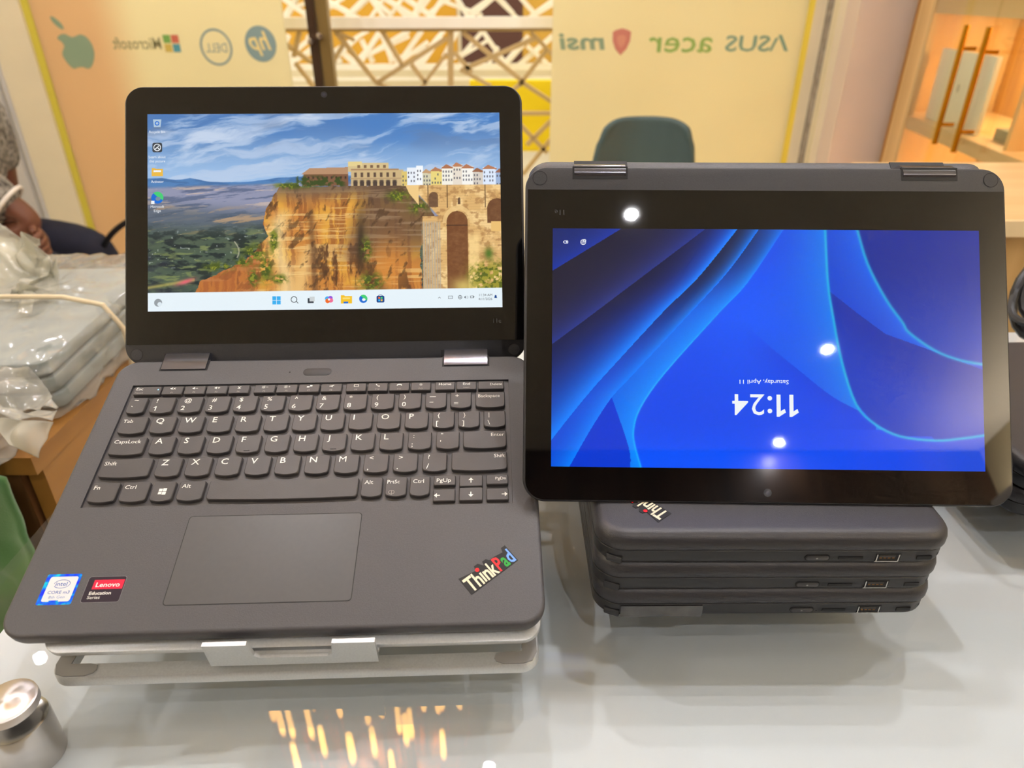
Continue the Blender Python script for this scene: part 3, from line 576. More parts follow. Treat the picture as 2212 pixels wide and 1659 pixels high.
def build_base(par, MBs, detailed=True):
    n = 8
    prof = [(.006, -.0112), (.0022, -.0108), (.0006, -.0092), (0, -.0065), (0, -.0016), (.0005, -.0007), (.0014, -.0001), (.0022, 0)]
    x0, x1, y0, y1, r = -.145, .145, -.1978, .0028, .0135
    rings = [[(p[0], p[1], z) for p in rr(x1-x0-2*i, y1-y0-2*i, r-i, n, 0, (y0+y1)/2)] for i, z in prof]
    m = MB(); m.loft(rings, False); m.add(rings[0], [list(range(len(rings[0])))[::-1]])
    if detailed:
        hole = [(x*S, y*S, 0) for x, y in TRAY]; outer = [Vector(p) for p in rings[-1]]; allp = list(rings[-1])+hole
        m.add(allp, [list(t) for t in tessellate_polygon([outer, [Vector(p) for p in hole]])])
        N = len(hole); m.add(hole+[(x, y, -.0019) for x, y, z in hole], [[i, (i+1) % N, N+(i+1) % N, N+i] for i in range(N)])
    else: m.add(rings[-1], [list(range(len(rings[-1])))])
    return m.build('base', M_BLACK, par, MBs)
def key_outline(x0, x1, y0, y1, sag=True, n=4):
    r1 = .9; r2 = 2.4 if sag else 1.0; sg = min(.9, .06*(x1-x0)) if sag else 0; o = []
    for k in range(n+1): a = math.radians(0+90*k/n); o.append((x1-r1+r1*math.cos(a), y1-r1+r1*math.sin(a)))
    for k in range(n+1): a = math.radians(90+90*k/n); o.append((x0+r1+r1*math.cos(a), y1-r1+r1*math.sin(a)))
    for k in range(n+1): a = math.radians(180+90*k/n); o.append((x0+r2+r2*math.cos(a), y0+sg+r2+r2*math.sin(a)))
    for k in range(1, 6):
        t = k/6; o.append((x0+r2+(x1-x0-2*r2)*t, y0+sg-sg*4*t*(1-t)))
    for k in range(n+1): a = math.radians(270+90*k/n); o.append((x1-r2+r2*math.cos(a), y0+sg+r2+r2*math.sin(a)))
    return o
def shrink(o, d):
    cx = (min(p[0] for p in o)+max(p[0] for p in o))/2; cy = (min(p[1] for p in o)+max(p[1] for p in o))/2; w_ = max(p[0] for p in o)-cx; h = max(p[1] for p in o)-cy
    return [(cx+(x-cx)*(w_-d)/w_, cy+(y-cy)*(h-d)/h) for x, y in o]
def build_keyboard(par, MBs):
    tray = MB().poly([(x*S*.9995, y*S) for x, y in TRAY], -.0016); tr = tray.build('keyboard_tray', M_TRAY, par, MBs, smooth=0)
    K = []
    rows = {'f': (-30.6, -23.0), 'n': (-47.4, -33.0), 'q': (-64.4, -50.0), 'a': (-81.5, -66.9), 'z': (-98.8, -84.0), 's': (-116.6, -101.9)}
    def add(r_, x0, x1, leg, y=None): K.append((r_, x0, x1, leg, y))
    add('f', -126.9, -108.7, ('esc',))
    for k in range(4): add('f', -107.9+15*k, -93.8+15*k, ('fk', k+1))
    for k in range(4): add('f', -45.6+15.2*k, -31.2+15.2*k, ('fk', k+5))
    for k in range(4): add('f', 17.2+14.85*k, 31.2+14.85*k, ('fk', k+9))
    add('f', 78.5, 92.4, ('wc', 'Home')); add('f', 93.3, 107.3, ('wc', 'End')); add('f', 108.2, 126.4, ('wr', 'Delete'))
    add('n', -126.9, -115.0, ('nn', '~', '`'))
    for k, (a, b) in enumerate(zip('!@#$%^&*()', '1234567890')): add('n', -111.8+18.45*k, -96.2+18.45*k, ('nn', a, b))
    add('n', 72.4, 87.0, ('nn', '_', '-')); add('n', 89.4, 103.8, ('nn', '+', '=')); add('n', 106.5, 126.6, ('w', 'Backspace'))
    add('q', -126.9, -109.4, ('w', 'Tab'))
    for k, a in enumerate('QWERTYUIOP'): add('q', -106.5+18.47*k, -90.9+18.47*k, ('c', a))
    add('q', 78.0, 92.7, ('nn', '{', '[')); add('q', 95.1, 109.4, ('nn', '}', ']')); add('q', 112.0, 126.6, ('nn', '|', '\\'))
    add('a', -127.0, -105.0, ('w', 'CapsLock'))
    for k, a in enumerate('ASDFGHJKL'): add('a', -101.8+18.3*k, -86.6+18.3*k, ('c', a))
    add('a', 62.9, 78.2, ('nn', ':', ';')); add('a', 81.2, 96.2, ('nn', '"', "'")); add('a', 98.6, 126.8, ('wr', 'Enter'))
    add('z', -127.1, -96.0, ('w', 'Shift'))
    for k, a in enumerate('ZXCVBNM'): add('z', -92.8+18.45*k, -77.4+18.45*k, ('c', a))
    for k, (a, b) in enumerate((('<', ','), ('>', '.'), ('?', '/'))): add('z', 36.3+18.45*k, 51.8+18.45*k, ('nn', a, b))
    add('z', 91.5, 126.8, ('wr', 'Shift'))
    add('s', -127.2, -110.6, ('w', 'Fn')); add('s', -108.6, -92.2, ('w', 'Ctrl')); add('s', -90.2, -76.6, ('win',)); add('s', -74.3, -58.6, ('w', 'Alt')); add('s', -56.2, 34.8, None)
    add('s', 36.6, 49.6, ('w', 'Alt')); add('s', 51.4, 64.6, ('prt',)); add('s', 66.4, 78.8, ('w', 'Ctrl'))
    add('t', 80.9, 94.5, ('w', 'PgUp'), (-109, -101.6)); add('t', 96.7, 111.2, ('arr', 0, 1), (-110.1, -101.6)); add('t', 113.4, 127.0, ('wr', 'PgDn'), (-109, -101.6))
    add('t', 80.9, 94.5, ('arr', -1, 0), (-120.4, -111.6)); add('t', 96.7, 111.2, ('arr', 0, -1), (-120.4, -110.7)); add('t', 113.4, 127.0, ('arr', 1, 0), (-120.4, -111.6))
    ZT = .0011
    for r_, x0, x1, leg, yy in K:
        y0, y1 = yy or rows[r_]; o = key_outline(x0, x1, y0, y1, r_ not in 'ft'); m = MB()
        rg = [[(p[0]*S, p[1]*S, z) for p in shrink(o, d)] for d, z in ((0, -.0016), (0, .0001), (.12, .0007), (.5, ZT))]
        m.loft(rg); z = ZT+.00004; h = y1-y0
        def tx(s, x, y, hh, al='L', b=.003, sx=1.12): put_text(m, s, x*S, y*S, hh*S, 1, al, b, sx, z=z)
        if leg:
            if leg[0] == 'c':
                tx(leg[1], x0+2.8, y1-1.2-4.5, 4.5, b=0 if leg[1] == 'M' else .010)
                if leg[1] in 'FJ': m.box((x0+x1)/2*S-.0019, (x0+x1)/2*S+.0019, (y0+2.0)*S, (y0+2.5)*S, ZT-.0001, ZT+.0003)
            elif leg[0] == 'nn':
                hh = 4.0
                a, b = leg[1], leg[2]
                if a == '_': m.box((x0+3)*S, (x0+7.2)*S, (y1-4)*S, (y1-3.5)*S, z, z+.00002, 1)
                elif a == '"': tx(a, x0+3, y1-1.4-3.2, 3.2)
                else: tx(a, x0+3.4, y1-1.4-3.4+(0 if a not in '~' else 1), 3.4)
                if b == '-': m.box((x0+3)*S, (x0+5.6)*S, (y0+5.5)*S, (y0+6)*S, z, z+.00002, 1)
                elif b == '1': m.poly([((x0+2.8+p)*S, (y0+2.6+q)*S) for p, q in ((1.3, 0), (1.9, 0), (1.9, 3.7), (1.4, 3.7), (0, 2.9), (.2, 2.4), (1.3, 2.95))], z, 1)
                else: tx(b, x0+2.6, y0+2.6 if b not in "`'" else y0+3.4, hh)
            elif leg[0] == 'w': tx(leg[1], x0+1.9, y1-2.2-2.8, 2.9, sx=1.08 if len(leg[1]) < 9 else .92)
            elif leg[0] == 'wr': tx(leg[1], x1-1.4, y1-(1.6 if h < 9 else 2.2)-2.4, 2.8 if h > 9 else 2.2, 'R', sx=1.05)
            elif leg[0] == 'wc':
                tx(leg[1], (x0+x1)/2, y1-1.0-2.3, 2.3, 'C')
                if leg[1] == 'End': put_text(m, 'Insert', (x0+x1)/2*S, (y0+1.4)*S, .0013, 2, 'C', 0, z=z)
            elif leg[0] == 'esc':
                tx('Esc', x0+1.4, y1-1.0-2.3, 2.4); put_text(m, 'FnLock', (x0+1.4)*S, (y0+1.2)*S, .0014, 2, z=z); m.poly(ell((x1-2)*S, (y0+h*.6)*S, .0005, .0006, 10), z, 3)
            elif leg[0] == 'fk':
                cx = (x0+x1)/2; cy = y1-2.3; k = leg[1]
                def P(*pts): m.poly([((cx+a)*S, (cy+b)*S) for a, b in pts], z, 1)
                def bx(a, b, c, d): P((a, c), (b, c), (b, d), (a, d))
                if k in (1, 2, 3): P((-1.8, -.4), (-1.2, -.4), (-.3, -1.1), (-.3, 1.1), (-1.2, .4), (-1.8, .4))
                if k == 1: P((.2, -.7), (.4, -.9), (1.8, .7), (1.6, .9)); P((.2, .7), (.4, .9), (1.8, -.7), (1.6, -.9))
                if k == 2: bx(.2, 1.8, -.15, .15)
                if k == 3: bx(.2, 1.9, -.15, .15); bx(.9, 1.2, -.8, .8)
                if k == 4: P((-1.2, -.9), (-.9, -1.1), (1.2, .9), (.9, 1.1)); P((-1.2, .9), (-.9, 1.1), (1.2, -.9), (.9, -1.1)); bx(-.3, .3, -1.2, 0)
                if k in (5, 6):
                    ring(m, (cx-.9)*S, cy*S, .0007, .0007, .00025, z, 1, 12)
                    for j in range(8):
                        a = j*math.pi/4; c_, s_ = math.cos(a), math.sin(a); P((-.9+c_*.9-s_*.1, s_*.9+c_*.1), (-.9+c_*.9+s_*.1, s_*.9-c_*.1), (-.9+c_*1.4+s_*.1, s_*1.4-c_*.1), (-.9+c_*1.4-s_*.1, s_*1.4+c_*.1))
                    bx(.8, 2.2, -.13, .13)
                    if k == 6: bx(1.37, 1.63, -.7, .7)
                if k == 7: bx(-1.7, .1, -1, .1); bx(.4, 2, -.1, 1.1)
                if k == 8: P((-1.5, 0), (.2, .3), (1.6, 1), (1.8, .6), (.6, -.1), (.9, -1), (.5, -1), (-.3, -.2), (-1.2, -.5))
                if k == 9: bx(-1.6, 1.6, .8, 1.1); bx(-1.6, -1.3, -.8, .8); bx(1.3, 1.6, -.8, .8); bx(-1.6, 1.6, -1.0, -.75)
                if k == 10: P((-1.4, 1.1), (-.7, 1.1), (-.5, .3), (-.8, .1), (.3, -.7), (.6, -.4), (1.4, -.6), (1.4, -1.2), (.5, -1.2), (-.9, -.1), (-1.5, .8))
                if k == 11: P((-1.9, -.6), (-1.1, -.7), (-.9, 0), (.9, 0), (1.1, -.7), (1.9, -.6), (1.6, .4), (.8, .8), (-.8, .8), (-1.6, .4))
                if k == 12:
                    st = [((1.3 if j % 2 == 0 else .55)*math.sin(j*math.pi/5), (1.3 if j % 2 == 0 else .55)*math.cos(j*math.pi/5)) for j in range(10)]
                    si = [(a*.62, b*.62) for a, b in st]; m.add([((cx+a)*S, (cy+b)*S, z) for a, b in st+si], [[j, (j+1) % 10, 10+(j+1) % 10, 10+j] for j in range(10)], 1)
                put_text(m, 'F%d' % k, cx*S, (y0+1.0)*S, .0014, 2, 'C', 0, z=z)
            elif leg[0] == 'win':
                cx, cy = (x0+x1)/2, (y0+y1)/2
                for a, b, c, d in ((-2.2, -.15, .15, 2.0), (.15, 2.4, .15, 2.3), (-2.2, -.15, -2.0, -.15), (.15, 2.4, -2.3, -.15)): m.poly([((cx+p)*S, (cy+q)*S) for p, q in ((a, c), (b, c), (b, d), (a, d))], z, 1)
            elif leg[0] == 'prt':
                tx('PrtSc', x0+1.1, y1-2.2-2.8, 2.8, sx=.96); ring(m, ((x0+x1)/2-2.5)*S, (y0+3.4)*S, .0019, .0015, .0003, z, 2, 20); m.box(((x0+x1)/2-2.6)*S, ((x0+x1)/2-2.3)*S, (y0+1.4)*S, (y0+4.4)*S, z, z+.00002, 2)
            elif leg[0] == 'arr':
                cx = (x0+x1)/2 + (4.2 if leg[1] > 0 else -4.2 if leg[1] < 0 else 0); cy = (y0+y1)/2-.2+(.3 if leg[2] > 0 else 0); dx, dy = leg[1], leg[2]; px_, py_ = -dy, dx
                def Q(a, b): return ((cx+dx*a+px_*b)*S, (cy+dy*a+py_*b)*S)
                m.poly([Q(2, 0), Q(.2, 1.6), Q(.2, -1.6)], z, 1); m.poly([Q(.3, .3), Q(-1.7, .3), Q(-1.7, -.3), Q(.3, -.3)], z, 1)
        m.build('key', [M_KEY, M_WHITE, mat('faded_legend', (150, 145, 138), .5), emit('key_led', (170, 225, 255), 1.2)], tr, MBs, smooth=30)
def emblem(par, M, wd=.0318, thin=False):
    """slanted maker's wordmark: cream letters, red dot, red / green / blue last letters; baseline along +x, starts at 0"""
    h = .0098; b = MB()
    b.prism([(-.0008, -.0009), (wd+.0006, -.0009), (wd+.0006, .0112), (wd*.93, .0112), (wd*.9, .0085), (wd*.72, .0094), (wd*.62, .0094), (wd*.58, .0112), (wd*.5, .0112), (wd*.48, .0086), (wd*.41, .0118), (wd*.33, .0118), (wd*.3, .009), (-.0008, .0112)], 0, .00022, 0)
    z = .0003; x = 0
    L = (('T', 5.6, 1, 1.), ('h', 3.9, 1, 1.), ('i', 2.0, 1, 1.), ('n', 4.0, 1, 1.), ('k', 4.3, 1, 1.), ('P', 4.0, 2, 1.), ('a', 3.6, 3, 1.), ('d', 3.8, 4, 1.))
    tot = sum(l[1] for l in L)+.3*7
    for ch_, w_, c, sc_ in L:
        ww = w_*wd/tot
        if ch_ == 'i': b.box(x+ww*.2, x+ww*.8, 0, .0066, z, z+.00003, 1); b.poly(ell(x+ww*.5, .0089, .00125, .00125, 16), z, 2)
        else: put_text(b, ch_, x, 0, .0094 if ch_ not in 'P' else .0094, c, 'L', .03, z=z, width=ww)
        x += ww+.3*wd/tot
    return b.build('emblem', [M_DARK, mat('emblem_cream', (238, 226, 196), .35), mat('emblem_red', (232, 14, 24), .35), mat('emblem_green', (10, 152, 40), .35), mat('emblem_blue', (104, 156, 246), .35)], par, M, smooth=0, label='coloured slanted maker wordmark')
def build_hinge(par, M, pts, s):
    b = MB(); b.loft([[(x, p[0]*S, p[1]*S) for p in pts] for x in (s*.0995-.0155, s*.0995+.0155)]); b.build('hinge', M_HINGE, par, M, smooth=50)

# ---- open laptop on the stand
L1 = thing('laptop', 'open black convertible laptop with a desktop picture of a cliff town, on the silver stand', 'laptop', BASE_F @ T(0, -.1, -.0112))
build_base(L1, BASE_F); build_keyboard(L1, BASE_F); build_lid(L1, LID_F)
for s in (-1, 1):
    MB().box(s*.0995-.0168, s*.0995+.0168, -.0076, .0028, -.006, .00008).build('hinge_slot', M_DARK, L1, BASE_F, smooth=0)
    build_hinge(L1, BASE_F, [(-6.9, .2), (-6.6, .9), (7.6, 1.9), (9.0, .9), (9.2, -4), (-6.9, -3)], s)
p_ = MB().slab(-.0625, .0393, -.1822, -.1265, .0022, [(0, -.0004), (0, .00006)]); p_.build('touchpad_gap', M_DARK, L1, BASE_F, smooth=0)
MB().slab(-.0621, .0389, -.1818, -.1269, .0019, [(0, -.0002), (0, .0001), (.0001, .00016)]).build('touchpad', M_PAD, L1, BASE_F, smooth=15)
b = MB(); b.slab(-.0149, .0049, -.0141, -.0073, .0033, [(0, -.0002), (0, .00012), (.0002, .0002)]); b.build('oval_button', mat('oval_plastic', (50, 49, 50), .5), L1, BASE_F)
b = MB().cyl((-.0243, -.0106), .0006, -.0002, .0001, 12); b.build('microphone_hole', M_DARK, L1, BASE_F)
# stickers
b = MB(); b.slab(-.1306, -.1118, -.1800, -.1620, .0010, [(0, 0), (0, .0001)], 4, 0); b.slab(-.1284, -.1132, -.1782, -.1636, .0012, [(0, .0001), (0, .00016)], 4, 1); b.box(-.1242, -.1192, -.1783, -.1775, .00016, .0002, 0)
put_text(b, 'intel', -.12105, -.16905, .0024, 2, 'C', .012, z=.00021, width=.0062); put_text(b, 'CORE m3', -.1208, -.1737, .0018, 2, 'C', .012, z=.00021, width=.0118); put_text(b, '8th Gen', -.1208, -.1764, .0016, 3, 'C', 0, z=.00021, width=.0086)
ring(b, -.1208, -.1680, .0045, .0026, .0003, .00021, 2, 28, -150, 175)
m_, nt_, bb, oo = nt_new('holographic_blue_film'); tcx = nt_.nodes.new('ShaderNodeTexCoord'); nz = nt_.nodes.new('ShaderNodeTexNoise'); nz.inputs['Scale'].default_value = 220; cr = nt_.nodes.new('ShaderNodeValToRGB')
cr.color_ramp.elements[0].color = (*lin((20, 40, 250)), 1); cr.color_ramp.elements[0].position = .35; cr.color_ramp.elements[1].color = (*lin((0, 214, 240)), 1); cr.color_ramp.elements[1].position = .68
e_ = cr.color_ramp.elements.new(.52); e_.color = (*lin((0, 110, 245)), 1)
nt_.links.new(tcx.outputs['Object'], nz.inputs['Vector']); nt_.links.new(nz.outputs[0], cr.inputs[0]); nt_.links.new(cr.outputs[0], bb.inputs['Base Color']); bb.inputs['Roughness'].default_value = .25; bb.inputs['Metallic'].default_value = .2
b.build('sticker', [m_, mat('sticker_silver_white', (224, 224, 224), .4), mat('sticker_blue_print', (48, 92, 168), .4), mat('sticker_pale_print', (110, 138, 190), .4)], L1, BASE_F, smooth=0, label='blue-edged processor sticker')
b = MB(); b.slab(-.1072, -.0865, -.1793, -.1640, .0014, [(0, 0), (0, .0001)], 4, 3); b.slab(-.1070, -.0867, -.1791, -.1642, .0013, [(0, .0001), (0, .00014)], 4, 0); b.box(-.1036, -.0872, -.1716, -.1661, .00014, .00018, 1)
put_text(b, 'Lenovo', -.1020, -.1703, .0028, 2, 'L', .02, z=.0002, width=.0130); put_text(b, 'Education', -.1040, -.1748, .0019, 2, 'L', .02, z=.0002, width=.0118); put_text(b, 'Series', -.1042, -.1772, .0018, 2, 'L', .0, z=.0002, width=.0068)
b.build('sticker', [mat('sticker_dark', (46, 38, 50), .25), mat('sticker_red', (222, 18, 62), .35), M_WHITE, mat('sticker_rim', (130, 128, 132), .3)], L1, BASE_F, smooth=0, label='dark sticker with red block and white lettering')
emblem(L1, BASE_F @ T(.1048, -.1792, .00002) @ RZ(math.radians(37.4)))
# its display
img, W_, H_ = paint_town()
disp = link('display', picture_mesh('display', img, W_, H_, .25613, .14407, 1.08), L1, LID_F @ T(0, 0, .00034))
DW, DH = .25613, .14407
def dpx(x, y): return ((x-320)/764*DW-DW/2, DH/2-(y-245)/423.5*DH)
DM = LID_F @ T(0, 0, .00042)
E_W = emit('screen_white', (240, 244, 248)); E_K = emit('screen_dark_grey', (60, 66, 74)); E_B = emit('screen_blue', (24, 110, 214)); E_Y = emit('screen_folder', (236, 186, 72)); E_G = emit('screen_green', (70, 206, 120)); E_LB = emit('screen_light_blue', (60, 176, 240)); E_GR = emit('screen_grey', (120, 128, 136)); E_BR = emit('screen_bin', (176, 200, 220)); E_NV = emit('screen_navy', (20, 70, 140)); E_OR = emit('screen_orange', (240, 110, 40)); E_PU = emit('screen_purple', (150, 90, 220))
PXS = DW/764
def icon(name, x, y, fn, mats):
    b = MB(); fn(b); cx, cy = dpx(x, y); b.build(name, mats, disp, DM @ T(cx, cy, 0) @ Matrix.Scale(PXS, 4), smooth=0)
def ibin(b): b.poly([(-9, 9), (9, 9), (7, -8), (-7, -8)], 0, 0); ring(b, 0, 0, 5, 5, 2.2, .4, 1, 18); b.box(-7, 7, -10.5, -9.5, 0, .2, 2)
icon('desktop_icon', 341, 265, ibin, [E_BR, E_B, E_GR])
def ipic(b): b.poly(rr(21, 21, 4), 0, 0); ring(b, 0, 0, 8, 8, 1.6, .3, 1); b.poly([(-6, -4), (0, 2), (6, -4), (4, -5), (0, -1), (-4, -5)], .3, 1); b.poly(ell(2.5, 3, 1.5, 1.5, 10), .3, 1)
icon('desktop_icon', 341, 317, ipic, [E_K, E_W])
def ifold(b): b.poly([(-12, 9), (-5, 9), (-3, 7), (12, 7), (12, -9), (-12, -9)], 0, 0); b.box(-8, 8, -2, 4, .2, .3, 1); b.poly([(-12, 0), (12, 0), (12, -9), (-12, -9)], .4, 0)
icon('desktop_icon', 341, 370, ifold, [E_Y, E_W])
def iswirl(b, r=13):
    b.poly(ell(0, 0, r, r, 28), 0, 0); b.poly([(r*math.cos(a)*1., r*math.sin(a)*1.) for a in [math.radians(-25+k*12) for k in range(14)]]+[(-r*.1, r*.25), (r*.25, -r*.1)], .3, 1); b.poly(ell(r*.12, -r*.2, r*.42, r*.34, 18), .5, 2)
def iedge(b): iswirl(b); b.box(-13, -6, -14, -7, .7, .8, 3)
icon('desktop_icon', 341, 425, iedge, [E_B, E_G, emit('screen_valley', (120, 140, 160)), E_W])
def label(x, y, s, h=6.0, m=None, wd=None, al='C'):
    b = MB(); put_text(b, s, 0, -h/2, h, 0, al, .0, width=wd); cx, cy = dpx(x, y); b.build('icon_label', m or E_W, disp, DM @ T(cx, cy, 0) @ Matrix.Scale(PXS, 4), smooth=0)
label(341, 283, 'Recycle Bin', wd=34); label(341, 337, 'Learn about', wd=36); label(341, 346, 'this picture', wd=34); label(341, 390, 'Activator', wd=27); label(341, 444, 'Microsoft', wd=29); label(341, 453, 'Edge', wd=15)
def iwin(b):
    for x, y in ((-1, 1), (1, 1), (-1, -1), (1, -1)): b.box(x*4.7-4.2, x*4.7+4.2, y*4.7-4.2, y*4.7+4.2, 0, .2, 0)
icon('taskbar_icon', 595, 648, iwin, [E_LB])
def imag(b): ring(b, -.5, 1, 7, 7, 1.6, 0, 0); b.poly([(4, -3.5), (5.2, -2.6), (9, -7), (8, -8)], 0, 0)
icon('taskbar_icon', 633, 647.5, imag, [E_K])
def itask(b): b.box(-3, 8, -3, 7, 0, .2, 1); b.poly([(-7, 4), (-3, 4), (-3, -3), (6, -3), (6, -7), (-7, -7)], .4, 0)
icon('taskbar_icon', 669, 648, itask, [E_K, emit('screen_pale_grey', (206, 212, 214))])
def icop(b): b.poly(ell(-3, 2, 6, 5, 18), 0, 0); b.poly(ell(3, 3, 5, 5, 18), .2, 1); b.poly(ell(3, -2, 6, 5, 18), .4, 2); b.poly(ell(-3, -3, 5, 5, 18), .6, 3); b.poly(ell(0, 0, 2.5, 2.5, 14), .8, 4)
icon('taskbar_icon', 708, 647.5, icop, [E_LB, E_PU, emit('screen_pink', (240, 110, 150)), E_OR, E_W])
icon('taskbar_icon', 745.5, 647.5, lambda b: (ifold(b), b.box(-6, 4, -9, -5, .6, .7, 2)), [emit('screen_folder2', (246, 196, 40)), emit('screen_folder3', (250, 220, 120)), E_B])
icon('taskbar_icon', 782, 647, lambda b: iswirl(b, 9), [E_B, E_G, E_W])
def istore(b): b.poly(rr(17, 15, 3, cy=-1), 0, 0); ring(b, 0, 5.5, 5, 3.5, 1, .2, 0, 16, 0, 180); [b.box(x*2.6-2, x*2.6+2, y*2.6-3, y*2.6+1, .3, .4, k+1) for k, (x, y) in enumerate(((-1, 1), (1, 1), (-1, -1), (1, -1)))]
icon('taskbar_icon', 819, 647, istore, [E_NV, E_OR, E_G, E_LB, E_Y])
def imoon(b): b.poly(ell(0, 0, 8.5, 8.5, 24), 0, 0); b.poly(ell(3.5, -3.5, 5, 5, 20), .3, 1)
icon('taskbar_icon', 342, 650, imoon, [emit('screen_moon_grey', (150, 158, 164)), emit('screen_bar', (222, 234, 241))])
icon('tray_icon', 947, 646, lambda b: b.poly([(-3, -1.5), (0, 1.5), (3, -1.5), (2.4, -2), (0, .4), (-2.4, -2)]), [E_K])
icon('tray_icon', 971, 646, lambda b: (b.box(-5, 5, -3.5, 3.5, 0, .1, 0), b.box(-4, 4, -2.5, 2.5, .2, .3, 1)), [E_GR, emit('screen_bar', (222, 234, 241))])
icon('tray_icon', 992, 646, lambda b: (ring(b, 0, 0, 4.5, 4.5, 1), b.box(-4, 4, -.4, .4, 0, .1), b.box(-.4, .4, -4, 4, 0, .1)), [E_K])
icon('tray_icon', 1005, 646, lambda b: (b.poly([(-4, -1.5), (-2, -1.5), (0, -4), (0, 4), (-2, 1.5), (-4, 1.5)]), ring(b, 0, 0, 4.5, 4.5, .8, 0, 0, 12, -50, 50)), [E_GR])
icon('tray_icon', 1018, 645.5, lambda b: (b.box(-4, 4, -2.5, 2.5, 0, .1), b.box(-3, 2.5, -1.7, 1.7, .2, .3, 1), b.box(4, 5, -1, 1, 0, .1)), [E_K, emit('screen_bar', (222, 234, 241))])
label(1062, 641.5, '11:34 AM', 5.6, emit('screen_text', (74, 78, 86)), 28, 'R'); label(1062, 650, '4/11/2026', 5.6, emit('screen_text', (74, 78, 86)), 30, 'R')
icon('tray_icon', 1069.5, 645.5, lambda b: b.poly([(-3.5, -3), (3.5, -3), (2.4, -1.5), (2.2, 2), (0, 3.8), (-2.2, 2), (-2.4, -1.5)]), [E_NV])

# ---- laptop standing like a tent on the stack (screen upside down)
L2 = thing('laptop', 'black convertible laptop in tent mode with upside-down blue lock screen, on the stack', 'laptop', T(.152, .45, .0626))
build_lid(L2, TENT_F)
yw = math.radians(-1.14); ang = math.radians(57.6); fwd = Vector((-math.sin(yw), math.cos(yw), 0)); uu = Vector((math.cos(yw), math.sin(yw), 0))
org = Vector((.1558, .4588, .2338)); ydir = -(fwd*math.cos(ang)-Vector((0, 0, 1))*math.sin(ang)); TB = frame(org - ydir*.0028, -uu, ydir)
build_base(L2, TB, False)
for s in (-1, 1):
    # hinge arms bridge the two top edges, in lid coordinates
    b = MB(); b.loft([[(x, p[0]*S, p[1]*S) for p in ((-103.2, -2.6), (-104.6, .1), (-107, .7), (-110.6, -.2), (-113.5, -4), (-114.6, -11), (-112.5, -15.5), (-107, -12), (-104, -6))] for x in (s*.0995-.0157, s*.0995+.0157)]); b.build('hinge', M_HINGE, L2, TENT_F, smooth=50)
    MB().box(s*.0995-.0168, s*.0995+.0168, -.006, .0031, -.0108, -.0006).build('hinge_slot', M_DARK, L2, TB, smooth=0)
img, W_, H_ = paint_blue()
disp2 = link('display', picture_mesh('display', img, W_, H_, .25613, .14407, 1.0, True), L2, TENT_F @ T(0, 0, .00034))
TM = TENT_F @ T(0, 0, .00042)
def tpx(x, y): return (-((x-1659.5)/936*DW), -(-(y-757.5)/515*DH))
b = MB(); cx, cy = tpx(1657, 857); [b.poly([(cx-.0198+x0+a*S, cy+h_*S) for a, h_ in ((3.1, 0), (5.5, 0), (5.5, 13.2), (4.0, 13.2), (0, 10.6), (.7, 8.4), (3.1, 9.9))]) for x0 in (0, .0076)]
for yy in (.0022, .0098): b.poly(ell(cx-.0198+.0171, cy+yy, .0014, .0014, 16))
put_text(b, '2', cx-.0198+.0203, cy, .0131, 0, 'L', .004, width=.0084); put_text(b, '4', cx-.0198+.0300, cy, .0131, 0, 'L', .004, width=.0094); b.build('clock_text', E_W, disp2, TM, smooth=0)
b = MB(); cx, cy = tpx(1655, 826); put_text(b, 'Saturday, April 11', cx, cy, .0026, 0, 'C', .008, width=.0292); b.build('date_text', E_W, disp2, TM, smooth=0)
cx, cy = tpx(1221, 530); b = MB(); b.poly(rr(.0026, .0019, .0005, 3, cx, cy)); b.poly(rr(.0021, .0014, .0003, 3, cx, cy), .0001, 1); b.box(cx-.0009, cx+.0002, cy-.0005, cy+.0005, .0002, .00025); b.box(cx+.0013, cx+.0017, cy-.0004, cy+.0004, 0, .0001); b.build('battery_icon', [E_W, emit('screen_deep_blue', (6, 40, 140))], disp2, TM, smooth=0)
cx, cy = tpx(1259, 530); b = MB(); ring(b, cx, cy, .0017, .0017, .0003); b.box(cx-.0016, cx+.0016, cy-.0001, cy+.0001, 0, .0001); ring(b, cx, cy, .0009, .0017, .0002); b.box(cx-.0001, cx+.0001, cy-.0016, cy+.0016, 0, .0001); ring(b, cx-.0009, cy-.0009, .0009, .0009, .0003, .0002); b.build('network_icon', E_W, disp2, TM, smooth=0)

